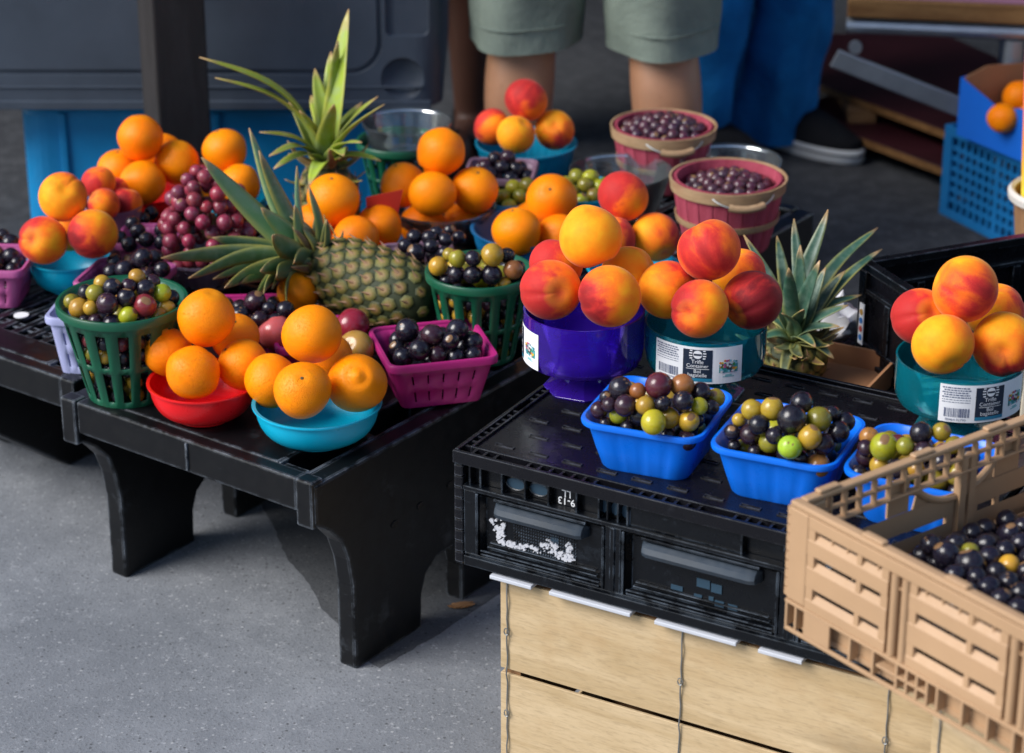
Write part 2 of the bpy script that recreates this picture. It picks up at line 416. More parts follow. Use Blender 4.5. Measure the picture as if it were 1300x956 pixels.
# ------------------------------------------------------------------ mesh helpers
class MB:
    def __init__(s):
        s.v, s.f, s.mi = [], [], []
        s.m = 0
    def face(s, idx):
        s.f.append(tuple(idx)); s.mi.append(s.m)
    def box(s, x0, x1, y0, y1, z0, z1):
        b = len(s.v)
        s.v += [(x0, y0, z0), (x1, y0, z0), (x1, y1, z0), (x0, y1, z0), (x0, y0, z1), (x1, y0, z1), (x1, y1, z1), (x0, y1, z1)]
        for q in ((0, 3, 2, 1), (4, 5, 6, 7), (0, 1, 5, 4), (1, 2, 6, 5), (2, 3, 7, 6), (3, 0, 4, 7)):
            s.face([b + i for i in q])
        return s
    def obox(s, c, ax, ay, az):      # centre and three half-axis vectors
        b = len(s.v)
        c, ax, ay, az = map(Vector, (c, ax, ay, az))
        for k in ((-1, -1, -1), (1, -1, -1), (1, 1, -1), (-1, 1, -1), (-1, -1, 1), (1, -1, 1), (1, 1, 1), (-1, 1, 1)):
            s.v.append(tuple(c + ax * k[0] + ay * k[1] + az * k[2]))
        for q in ((0, 3, 2, 1), (4, 5, 6, 7), (0, 1, 5, 4), (1, 2, 6, 5), (2, 3, 7, 6), (3, 0, 4, 7)):
            s.face([b + i for i in q])
        return s
    def prism(s, poly, axis, a, b):   # polygon in the two other axes, extruded from a to b
        def P(p, t):
            return {'x': (t, p[0], p[1]), 'y': (p[0], t, p[1]), 'z': (p[0], p[1], t)}[axis]
        o = len(s.v); n = len(poly)
        s.v += [P(p, a) for p in poly] + [P(p, b) for p in poly]
        s.face([o + i for i in range(n)][::-1]); s.face([o + n + i for i in range(n)])
        for i in range(n):
            j = (i + 1) % n
            s.face((o + i, o + j, o + n + j, o + n + i))
        return s
    def rings(s, rings, closed=True, cap0=False, cap1=False, loop=False):
        o = len(s.v); n = len(rings[0])
        for r in rings:
            s.v += [tuple(p) for p in r]
        m = len(rings)
        for k in range(m if loop else m - 1):
            a, b = o + k * n, o + ((k + 1) % m) * n
            for i in range(n if closed else n - 1):
                j = (i + 1) % n
                s.face((a + i, a + j, b + j, b + i))
        if cap0: s.face([o + i for i in range(n)][::-1])
        if cap1: s.face([o + (m - 1) * n + i for i in range(n)])
        return s
    def lathe(s, prof, n=40, cap0=False, cap1=False, loop=False, fn=None):
        rs = []
        for r, z in prof:
            ring = []
            for i in range(n):
                a = 2 * math.pi * i / n
                k = fn(a, z) if fn else 1
                ring.append((r * k * math.cos(a), r * k * math.sin(a), z))
            rs.append(ring)
        return s.rings(rs, True, cap0, cap1, loop)
    def tube(s, pts, r, n=8, cap=True, loop=False):
        pts = [Vector(p) for p in pts]
        rs = []
        up = Vector((0, 0, 1))
        for i, p in enumerate(pts):
            if loop:
                d = pts[(i + 1) % len(pts)] - pts[i - 1]
            else:
                d = pts[min(i + 1, len(pts) - 1)] - pts[max(i - 1, 0)]
            d.normalize()
            u = up if abs(d.z) < .95 else Vector((1, 0, 0))
            a = d.cross(u).normalized(); b = d.cross(a)
            rr = r[i] if isinstance(r, (list, tuple)) else r
            rs.append([tuple(p + (a * math.cos(t) + b * math.sin(t)) * rr) for t in (2 * math.pi * k / n for k in range(n))])
        return s.rings(rs, True, cap and not loop, cap and not loop, loop)
    def mesh(s, name, mats, smooth=False, ang=35):
        me = bpy.data.meshes.new(name)
        me.from_pydata(s.v, [], s.f)
        for m in (mats if isinstance(mats, (list, tuple)) else [mats]):
            me.materials.append(m)
        if max(s.mi, default=0):
            me.polygons.foreach_set('material_index', s.mi)
        bm = bmesh.new(); bm.from_mesh(me)
        bmesh.ops.recalc_face_normals(bm, faces=bm.faces)
        if smooth:
            for f in bm.faces: f.smooth = True
            for e in bm.edges:
                if len(e.link_faces) == 2 and e.calc_face_angle(0) > R(ang): e.smooth = False
        bm.to_mesh(me); bm.free()
        return me
    def build(s, name, mats, parent=None, smooth=False, bevel=0, seg=2, ang=35, solid=0):
        o = bpy.data.objects.new(name, s.mesh(name, mats, smooth, ang))
        col.objects.link(o)
        if parent: o.parent = parent
        if solid:
            sm = o.modifiers.new('thick', 'SOLIDIFY'); sm.thickness = solid; sm.offset = 0
        if bevel:
            b = o.modifiers.new('soft', 'BEVEL'); b.width = bevel; b.segments = seg; b.limit_method = 'ANGLE'; b.angle_limit = R(40)
            b.harden_normals = False
        return o

def tag(o, label, cat, group=None, kind=None):
    o['label'] = label; o['category'] = cat
    if group: o['group'] = group
    if kind: o['kind'] = kind
    return o
def structure(o):
    o['kind'] = 'structure'
    return o
def thing(name, label, cat, loc, rz=0, group=None):
    o = bpy.data.objects.new(name, None)
    o.empty_display_size = .05
    o.location = loc; o.rotation_euler = (0, 0, rz)
    col.objects.link(o)
    return tag(o, label, cat, group)
def inst(name, me, loc, scale=1., rot=(0, 0, 0), parent=None, color=None):
    o = bpy.data.objects.new(name, me)
    o.location = loc
    o.scale = scale if isinstance(scale, (tuple, list)) else (scale,) * 3
    o.rotation_euler = rot
    if color: o.color = (*color, 1)
    col.objects.link(o)
    if parent: o.parent = parent
    return o
def rrect(w, d, r, n=5):
    out = []
    for cx, cy_, a0 in ((w / 2 - r, d / 2 - r, 0), (-w / 2 + r, d / 2 - r, 90), (-w / 2 + r, -d / 2 + r, 180), (w / 2 - r, -d / 2 + r, 270)):
        for i in range(n + 1):
            a = R(a0 + 90 * i / n)
            out.append((cx + r * math.cos(a), cy_ + r * math.sin(a)))
    return out
_txt = {}
def text_polys(s, size, align='CENTER'):
    cu = bpy.data.curves.new('lettering', 'FONT')
    cu.body = s; cu.size = size; cu.align_x = align; cu.resolution_u = 3
    cu.space_line = .9
    o = bpy.data.objects.new('lettering', cu)
    col.objects.link(o)
    dg = bpy.context.evaluated_depsgraph_get()
    me = bpy.data.meshes.new_from_object(o.evaluated_get(dg))
    vs = [tuple(v.co) for v in me.vertices]; fs = [tuple(p.vertices) for p in me.polygons]
    bpy.data.objects.remove(o); bpy.data.curves.remove(cu); bpy.data.meshes.remove(me)
    return vs, fs

# ================================================================== SETTING
def sheet(name, poly, z0, z1, m):
    return structure(MB().prism(poly, 'z', z0, z1).build(name, m))
gr = MB(); gr.v = [(-60, -30, 0), (60, -30, 0), (60, 90, 0), (-60, 90, 0)]; gr.face((0, 1, 2, 3))
structure(gr.build('ground', ASPHALT))
rg = random.Random(3)
poly = [(-5, .3), (1.3, .3), (1.3, 2.2), (.9, 2.6), (.45, 2.95), (.25, 3.10), (.10, 3.16), (-.05, 3.22), (-.20, 3.29), (-.33, 3.35), (-.42, 3.40), (-.50, 3.52), (-.60, 3.60), (-.9, 3.66), (-1.6, 3.72), (-3.2, 3.7), (-5, 3.75)]
sheet('concrete_pavement', poly, -.02, .005, CONCRETE)
dark_patch = [(-.150, 2.80), (-.10, 2.86), (-.02, 2.97), (.07, 3.06), (.08, 3.12), (-.05, 3.20), (-.20, 3.275), (-.33, 3.335), (-.41, 3.37), (-.385, 3.27), (-.35, 3.17), (-.325, 3.08), (-.29, 3.01), (-.262, 2.93), (-.23, 2.87), (-.20, 2.80), (-.175, 2.77)]
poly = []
for a, b in zip(dark_patch, dark_patch[1:] + dark_patch[:1]):
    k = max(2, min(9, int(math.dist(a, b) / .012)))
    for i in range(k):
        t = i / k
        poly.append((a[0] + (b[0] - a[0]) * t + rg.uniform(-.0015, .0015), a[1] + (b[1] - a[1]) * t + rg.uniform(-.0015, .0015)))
sheet('dark_ground_patch', poly, .003, .0056, DARK_CONC)  # darker concrete sheet under the front rack
# unseen shed added to shade the background: roof on posts and a back wall
ro = MB()
for i in range(24):
    x = -3.4 + i * .3
    ro.box(x, x + .3, 4.8, 7.6, 2.72 + (i % 2) * .012, 2.75 + (i % 2) * .012)
structure(ro.build('shade_roof', ROOFM))
wl = MB()
for i in range(24):
    x = -3.4 + i * .3
    wl.box(x, x + .297, 7.4 + (i % 2) * .004, 7.44, 0, 2.718)
structure(wl.build('wall', WALLM))  # out-of-view back wall, added to keep the background dark

def post(x, y, rz, label, s=.047):
    t = thing('timber_post', label, 'post', (x, y, 0), rz)
    MB().box(-s, s, -s, s, 0, 2.715).build('shaft', POSTM, t, bevel=.005)
    MB().box(-s - .012, s + .012, -s - .012, s + .012, 0, .07).build('foot_plate', METAL, t, bevel=.003)
    return t
post(-.582, 4.02, R(24), 'dark square timber post standing in front of the charcoal deck box')
post(2.6, 4.0, 0, 'dark square timber post at the far corner of the added shed')
post(-3.0, 4.0, 0, 'dark square timber post at the outer corner of the added shed')

# ================================================================== RACKS
def arc(cx, cz, r, a0, a1, n=6):
    return [(cx + r * math.cos(R(a0 + (a1 - a0) * i / n)), cz + r * math.sin(R(a0 + (a1 - a0) * i / n))) for i in range(n + 1)]
def rack(label, x, y, rz, W, D, grid_from, plain_front=True, group='black plastic display racks', legs=((.07, .21), (.30, .42)), plates=None):
    """origin = front corner on the right; x axis runs left along the front, y runs back"""
    t = thing('display_rack', label, 'rack', (x, y, 0), rz, group)
    zt = .305
    # side plates with flared, arched legs
    back = [(D - .07, 0.004), (D - .21, 0.004)]
    prof = [(.0, zt - .003), (.0, .245), (.030, .225), (.052, .20), (.063, .17), (.070, .13), (legs[0][0], .004), (legs[0][1], .004), (legs[0][1] + .002, .055), (legs[0][1] + .012, .082), (legs[0][1] + .035, .098)]
    prof += [(legs[1][0] - .02, .098), (legs[1][0] - .005, .085), (legs[1][0], .06), (legs[1][0], .004), (legs[1][1], .004), (legs[1][1] + .005, .06), (legs[1][1] + .03, .095)]
    prof += [(D - .25, .095), (D - .22, .06), (D - .21, .004), (D - .07, .004), (D - .063, .17), (D - .03, .225), (D, .245), (D, zt - .003)]
    for k, (a, b) in enumerate(plates or ((.0, .030), (W - .030, W))):
        p = MB().prism([(q, z) for q, z in prof], 'x', a, b)
        p.build('side_plate', RACK, t, bevel=.004)
    h = MB()
    for k, (yy, zz) in enumerate(((.155, .185), (.21, .19), (.275, .195))):
        h.prism([(yy + .007 * math.cos(i * math.pi / 4), zz + .005 * math.sin(i * math.pi / 4)) for i in range(8)], 'x', -.0015, .0)
    h.build('bolt_hole', mat_hole, t)['kind'] = 'stuff'
    # apron across the front and back, with a small lip
    MB().box(.0305, W - .0305, .0, .022, .258, zt).build('apron', RACK, t, bevel=.003)
    MB().box(.0305, W - .0305, D - .022, D, .258, zt).build('apron', RACK, t, bevel=.003)
    MB().box(.002, .03, -.003, .02, .240, zt + .0015).build('corner_cap', RACK, t, bevel=.003)
    MB().box(W - .03, W - .002, -.003, .02, .240, zt + .0015).build('corner_cap', RACK, t, bevel=.003)
    MB().box(W * .48, W * .487, -.0025, .0, .262, zt - .004).build('seam', RACK, t)
    # deck: pockets along the right edge, plate, open grid behind
    d = MB()
    d.box(.0305, .036, .0225, D - .0225, .262, zt - .004)
    for i in range(int(D / .13)):
        yy = .022 + i * .13
        d.box(.0365, .0745, yy + .001, yy + .012, .262, zt - .004)
    d.box(.0365, .0745, .0225, D - .0225, .255, .2605)
    d.box(.075, .080, .0225, D - .0225, .262, zt)
    d.build('pocket_rail', RACK, t, bevel=.0015)
    MB().box(.0805, W - .0305, .0225, grid_from, .285, zt).build('deck_plate', RACK, t, bevel=.002)
    sl = MB().box(.0805, .094, grid_from + .0005, D - .0225, .275, zt - .001)
    sl.build('deck_slat', RACK, t)
    n = int((W - .03 - .094) / .030)
    for i in range(n):
        xx = .108 + i * .030
        o = bpy.data.objects.new('deck_slat', sl_mesh(D, grid_from)); col.objects.link(o); o.parent = t; o.location = (xx, 0, 0)
    m = int((D - grid_from) / .05)
    for i in range(m):
        yy = grid_from + .02 + i * .05
        MB().box(.0945, W - .031, yy, yy + .014, .272, zt - .004).build('deck_bar', RACK, t)
    return t
mat_hole = mat_flat('hole_black', (.003, .003, .003), .8)
_sl = {}
def sl_mesh(D, g):
    if (D, g) not in _sl:
        _sl[(D, g)] = MB().box(0, .014, g + .0005, D - .0225, .275, .3035).mesh('deck_slat', RACK)
    return _sl[(D, g)]
# rack axes: local x points left along the front, so mirror by building with x -> direction (-.8, .6)
def rack_at(label, x, y, ang, W, D, g, **k):
    return rack(label, x, y, ang, W, D, g, **k)
# local x axis direction (-.81,.586): rotation 144 deg; local y then would point to the front, so racks use a mirrored build
FR = Vector((-.247, 2.711)); UL = Vector((-.805, .593)); WB = Vector((.593, .805))
def mirror_y(t):
    for c in t.children:
        c.scale = (1, -1, 1)
W2 = .45
r1 = rack('black plastic rack under the red bowl and the blue bowl of oranges', FR.x, FR.y, math.atan2(UL.y, UL.x), .452, 1.25, .36)
p2_ = FR + UL * .468 + WB * .045
r2 = rack('black plastic rack with an open grid top at the left edge', p2_.x, p2_.y, math.atan2(UL.y, UL.x), W2, .70, .075, legs=((.235, .37), (.47, .59)), plates=((.285, .345), (W2 - .03, W2)))
p4_ = FR + WB * .47 - UL * 1.30
r4 = rack('black plastic rack behind the folding crate with a pineapple box on it', p4_.x, p4_.y, math.atan2(UL.y, UL.x), 1.115, .36, .05, legs=((.07, .13), (.15, .20)))
for r_ in (r1, r2, r4):
    mirror_y(r_)
st = MB().lathe([(0, .0), (.011, .0), (.011, .0012), (0, .0012)], 20).build('round_sticker', PAPER)
st.location = (-.716, 3.262, .3065)
tag(st, 'small white round sticker on the black rack at the left edge', 'sticker')

# ================================================================== BLACK FOLDING CRATE (upside down, closed)
def crate_black():
    L, D, h = .60, .40, .145
    t = thing('folding_crate', 'closed black folding crate lying under the blue punnets and clear pedestal bowls', 'crate', (-.068, 2.485, .3165), R(-29.8))
    zt = h
    top = MB()
    top.box(.016, L - .016, .018, D - .016, zt - .012, zt - .003)
    top.build('lid', BLKT, t, bevel=.001)
    rl = MB()
    for (x0, x1, y0, y1) in ((.0, L, .0, .005), (.0, L, D - .005, D), (.0, .005, .0055, D - .0055), (L - .005, L, .0055, D - .0055)):
        rl.box(x0, x1, y0, y1, zt - .016, zt)
    for (x0, x1, y0, y1) in ((.0165, L - .0165, .0175, .0205), (.0165, L - .0165, D - .019, D - .016), (.0135, .0165, .0175, D - .016), (L - .0165, L - .0135, .0175, D - .016)):
        rl.box(x0, x1, y0, y1, zt - .012, zt + .0005)
    rl.build('rim', BLKT, t, bevel=.0012)
    tooth_y = MB().box(-.0015, .0015, .0055, .017, zt - .012, zt - .002).mesh('rim_rib', BLKT)
    tooth_x = MB().box(.0055, .013, -.0015, .0015, zt - .012, zt - .002).mesh('rim_rib', BLKT)
    rg = random.Random(4)
    for i in range(40):
        x = .022 + i * .0142
        if i % 9 in (3, 4) and i < 36: continue
        inst('rim_rib', tooth_y, (x, 0, 0), parent=t)
    for i in range(27):
        y = .022 + i * .0136
        if i in (9, 10, 19): continue
        inst('rim_rib', tooth_x, (0, y, 0), parent=t)
    # slots in the lid: shallow lipped slits
    sl = MB().box(-.011, .011, -.003, -.0018, 0, .0016).box(-.011, .011, .0018, .003, 0, .0016).box(-.0122, -.011, -.003, .003, 0, .0016).box(.011, .0122, -.003, .003, 0, .0016)
    slm = sl.mesh('lid_slot', BLKT)
    for j in range(9):
        for i in range(13):
            x = .045 + i * .044 + (j % 2) * .022; y = .042 + j * .040
            if x < L - .03: inst('lid_slot', slm, (x, y, zt - .0032), parent=t)
    # front wall, built as posts, rails and set-back panels
    f = MB()
    f.box(.014, L - .014, .0125, .018, .012, zt - .0165)                       # backing plate
    f.build('front_wall', BLK, t)
    fr = MB()
    fr.box(.0135, L - .0135, .0, .0122, .098, .1035)                         # shelf under the hole band
    fr.box(.0135, L - .0135, .0005, .0122, .0005, .013)                      # bottom rail
    fr.box(.0135, L - .0135, .003, .0122, .0135, .0165)
    fr.box(.0135, .030, .002, .0122, .017, .0975)
    for x in (.196, .408, .572):
        fr.box(x, x + .020, .002, .0122, .017, .0975)
        fr.box(x + .007, x + .013, .0, .002, .017, .0975)
    for x in (.020, .034, .062, .092, .122, .158, .186, .197, .210, .222, .36, .41, .424, .44, .47, .52, .56):
        fr.box(x, x + .0025, .0025, .0122, .104, .1285)
    fr.box(.222, .36, .006, .0122, .104, .128)
    fr.box(.0135, L - .0135, .001, .0122, .1288, .1325)
    fr.build('front_frame', BLK, t, bevel=.001)
    # upper band: oval finger holes and small gaps
    ov = MB()
    for cx, rx in ((.077, .0125), (.107, .0125), (.190, .004), (.204, .005), (.216, .004), (.417, .004), (.432, .005), (.455, .011)):
        pts = [(cx + rx * math.cos(i * math.pi / 8), .116 + .0078 * math.sin(i * math.pi / 8)) for i in range(16)]
        ov.prism(pts, 'y', .0112, .0124)
    ov.build('oval_hole', HOLE, t)['kind'] = 'stuff'
    rimo = MB()
    for cx, rx in ((.077, .0125), (.107, .0125), (.455, .011)):
        rimo.tube([(cx + rx * math.cos(i * math.pi / 8), .0112, .116 + .0078 * math.sin(i * math.pi / 8)) for i in range(16)], .0012, 6, loop=True)
    rimo.build('hole_rim', BLK, t, smooth=True)['kind'] = 'stuff'
    # recessed grip panels
    for k, (x0, x1) in enumerate(((.034, .192), (.222, .404), (.434, .568))):
        pn = MB()
        pn.rings([[(x0, .003, .020), (x1, .003, .020), (x1, .003, .094), (x0, .003, .094)],
                  [(x0 + .004, .0122, .0225), (x1 - .004, .0122, .0225), (x1 - .004, .0122, .091), (x0 + .004, .0122, .091)]], True, False, True)
        pn.build('grip_panel', BLK, t)
        xa, xb = x0 + .022, x1 - .024
        pro = [(.0125, .088), (.004, .089), (-.003, .085), (-.0055, .079), (-.003, .0735), (.003, .072), (.0125, .0715)]
        rs = []
        for x, sc in ((xa - .004, .35), (xa, .85), (xa + .006, 1), (xb - .006, 1), (xb, .85), (xb + .004, .35)):
            rs.append([(x, .0125 + (y - .0125) * sc, .079 + (z - .079) * (.6 + .4 * sc)) for y, z in pro])
        MB().rings(rs, True, True, True).build('grip_bar', HANDLE, t, smooth=True)
        lo = MB()
        lo.box(x0 + .002, x1 - .002, .001, .0028, .0185, .0205).box(x0 + .002, x1 - .002, .0005, .0028, .0235, .0252)
        lo.box(x0 - .004, x0 - .001, .0, .0028, .018, .096).box(x1 + .001, x1 + .004, .0, .0028, .018, .096)
        lo.box(x0 + .02, x1 - .02, .0, .0028, .0925, .0955)
        lo.box(x0 + .008, x1 - .008, .006, .012, .0275, .0290).box(x0 + .010, x1 - .010, .008, .012, .0325, .0338)
        lo.build('panel_rib', BLK, t, bevel=.0006)
        if k == 0:
            dots = MB()
            for a in range(26):
                for b in range(9):
                    xx = x0 + .040 + a * .0032; zz = .034 + b * .0040
                    dots.box(xx, xx + .0014, .0108, .0123, zz, zz + .0016)
            d = dots.build('dotted_grid', BLK, t); d['kind'] = 'stuff'
            # torn remains of a paper label
            rp = random.Random(2)
            for (cx, cz, rx, rz_) in ((x0 + .020, .060, .009, .013), (x0 + .022, .045, .006, .010), (x0 + .052, .038, .030, .0032), (x0 + .088, .047, .014, .009), (x0 + .104, .040, .016, .0055), (x0 + .112, .047, .005, .012), (x0 + .036, .037, .010, .004)):
                sc_ = MB()
                for j in range(26):
                    a = rp.uniform(0, 6.28); q = rp.uniform(0, 1) ** .5
                    ux, uz = cx + rx * q * math.cos(a), cz + rz_ * q * math.sin(a)
                    m_ = rp.randint(5, 8); r0 = rp.uniform(.0008, .0034)
                    yy = .0098 + rp.uniform(-.0006, .0006)
                    sc_.prism([(ux + r0 * rp.uniform(.5, 1.3) * math.cos(2 * math.pi * i / m_), uz + r0 * rp.uniform(.4, 1.1) * math.sin(2 * math.pi * i / m_)) for i in range(m_)], 'y', yy, .0122)
                sc_.build('paper_scrap', SCRAP, t)['kind'] = 'stuff'
            MB().box(x0 + .088, x0 + .098, .0118, .0125, .049, .060).build('square_hole', HOLE, t)
        else:
            hm = MB()
            for (cx, cz, rx, rz_) in ((.060, .038, .009, .0035), (.092, .052, .010, .0065), (.108, .050, .008, .0065), (.086, .034, .006, .0035), (.102, .036, .0035, .003), (.112, .032, .007, .0045), (.128, .032, .007, .004)):
                if x0 + cx + rx < x1 - .015:
                    hm.prism([(x0 + cx + rx * max(-.8, min(.8, 1.2 * math.cos(i * math.pi / 8))), cz + rz_ * max(-.8, min(.8, 1.2 * math.sin(i * math.pi / 8)))) for i in range(16)], 'y', .0108, .0124)
            hm.build('grip_hole', HOLE, t)
    # hand-written date, upside down because the crate is turned over
    for s, zz in (('9-13', .1095), ('LL', .119)):
        vs, fs = text_polys(s, .0125)
        tm = MB(); tm.v = [(.142 - x, .0118, zz + .004 - y) for x, y, z in vs]; tm.f = fs; tm.mi = [0] * len(fs)
        o = tm.build('chalk_writing', PAPER, t, solid=.0006)
    # corner hinge knuckles and remaining walls
    kn = MB().prism(rrect(.0125, .0125, .004, 3), 'z', 0, .0115).mesh('hinge_knuckle', BLKT)
    for (cx, cy_) in ((.0065, .0065), (L - .0065, .0065), (.0065, D - .0065), (L - .0065, D - .0065)):
        for i in range(9):
            inst('hinge_knuckle', kn, (cx, cy_, .003 + i * .0139), parent=t)
        MB().box(cx - .0045, cx + .0045, cy_ - .0045, cy_ + .0045, .0, zt - .0165).build('corner_post', BLK, t)
    sd = MB()
    sd.box(.002, .014, .0132, D - .0132, .012, zt - .0165).box(L - .014, L - .002, .0132, D - .0132, .012, zt - .0165).box(.0145, L - .0145, D - .014, D - .002, .012, zt - .0165)
    sd.box(.0, .0018, .0135, D - .0135, .0, .016).box(.0, .0018, .0135, D - .0135, .098, .103)
    for i in range(6):
        y = .05 + i * .055
        sd.box(-.0005, .0018, y, y + .004, .0165, .0975)
    sd.box(.0145, L - .0145, .0185, D - .0145, .001, .011)
    sd.build('side_wall', BLK, t, bevel=.001)
    return t
crate_black()

# ================================================================== WIREBOUND CRATES
def wire_crate(label, x, y, z, rz, L, D, H, slats, wires, group='wirebound wooden crates'):
    t = thing('wirebound_crate', label, 'crate', (x, y, z), rz, group)
    for cx in (.0045, L - .0245):
        for cy_ in (.0045, D - .0245):
            MB().box(cx, cx + .02, cy_, cy_ + .02, .002, H - .002).build('corner_post', PINE_D, t)
    for (z0, z1) in slats:
        for k, (bx) in enumerate(((.0, L, .0, .004), (.0, L, D - .004, D), (.0, .004, .0045, D - .0045), (L - .004, L, .0045, D - .0045))):
            MB().box(*bx, z0, z1).build('slat', PINE, t, bevel=.0006, seg=1)
    MB().box(.005, L - .005, .005, D - .005, .004, .010).build('base_board', PINE_D, t)
    MB().box(.005, L - .005, .005, D - .005, H - .006, H - .001).build('top_board', PINE_D, t)
    for xw in wires:
        pts = [(xw + .0006 * math.sin(i * 2.1), -.0016 - (.0014 if i % 4 == 2 else 0), .01 + (H - .012) * i / 24) for i in range(25)]
        MB().tube(pts, .0009, 6).build('binding_wire', WIRE, t, smooth=True)
        for zz in (.42, .78, .15):
            ring = [(xw + .0032 * math.cos(a), -.0035, H * zz + .0045 * math.sin(a)) for a in (2 * math.pi * i / 10 for i in range(10))]
            MB().tube(ring, .0008, 5, loop=True).build('wire_twist', WIRE, t, smooth=True)
    return t
cA = R(-29.8)
def on_front(base, ang, dx, dy):
    return base[0] + dx * math.cos(ang) - dy * math.sin(ang), base[1] + dx * math.sin(ang) + dy * math.cos(ang)
bx_, by_ = on_front((-.068, 2.485), cA, .056, .012)
wire_crate('pale wirebound wooden crate underneath the black folding crate', bx_, by_, 0, cA, .56, .36, .306, [(.187, .305), (.060, .1805), (.003, .050)], (.010, .235, .48))
for k, (d0, d1, sk) in enumerate(((.050, .105, .001), (.128, .232, -.0006), (.262, .362, .0012), (.388, .440, -.001))):
    x0, y0 = on_front((-.068, 2.485), cA, d0, -.003)
    s = MB().box(0, d1 - d0, 0, .05, .0030, .0078).build('metal_strip', STRIPW, bevel=.001)
    s.location = (x0, y0, .3068); s.rotation_euler = (0, 0, cA + sk)
    tag(s, ['white strip at the free corner of the black crate, above the wooden crate', 'long white strip between black crate and wooden crate, second from the free corner',
            'long white strip between black crate and wooden crate, above the middle wire', 'short white strip wedged under the black crate beside the tan crate'][k], 'strip', 'white strips between the crates')
cx_, cy2_ = on_front((.268, 2.083), R(-54), .14, .07)
wire_crate('tall wirebound wooden crate standing below the tan crate', cx_, cy2_, 0, R(-54), .42, .28, .452, [(.30, .448), (.155, .292), (.01, .147)], (.012, .2, .40))

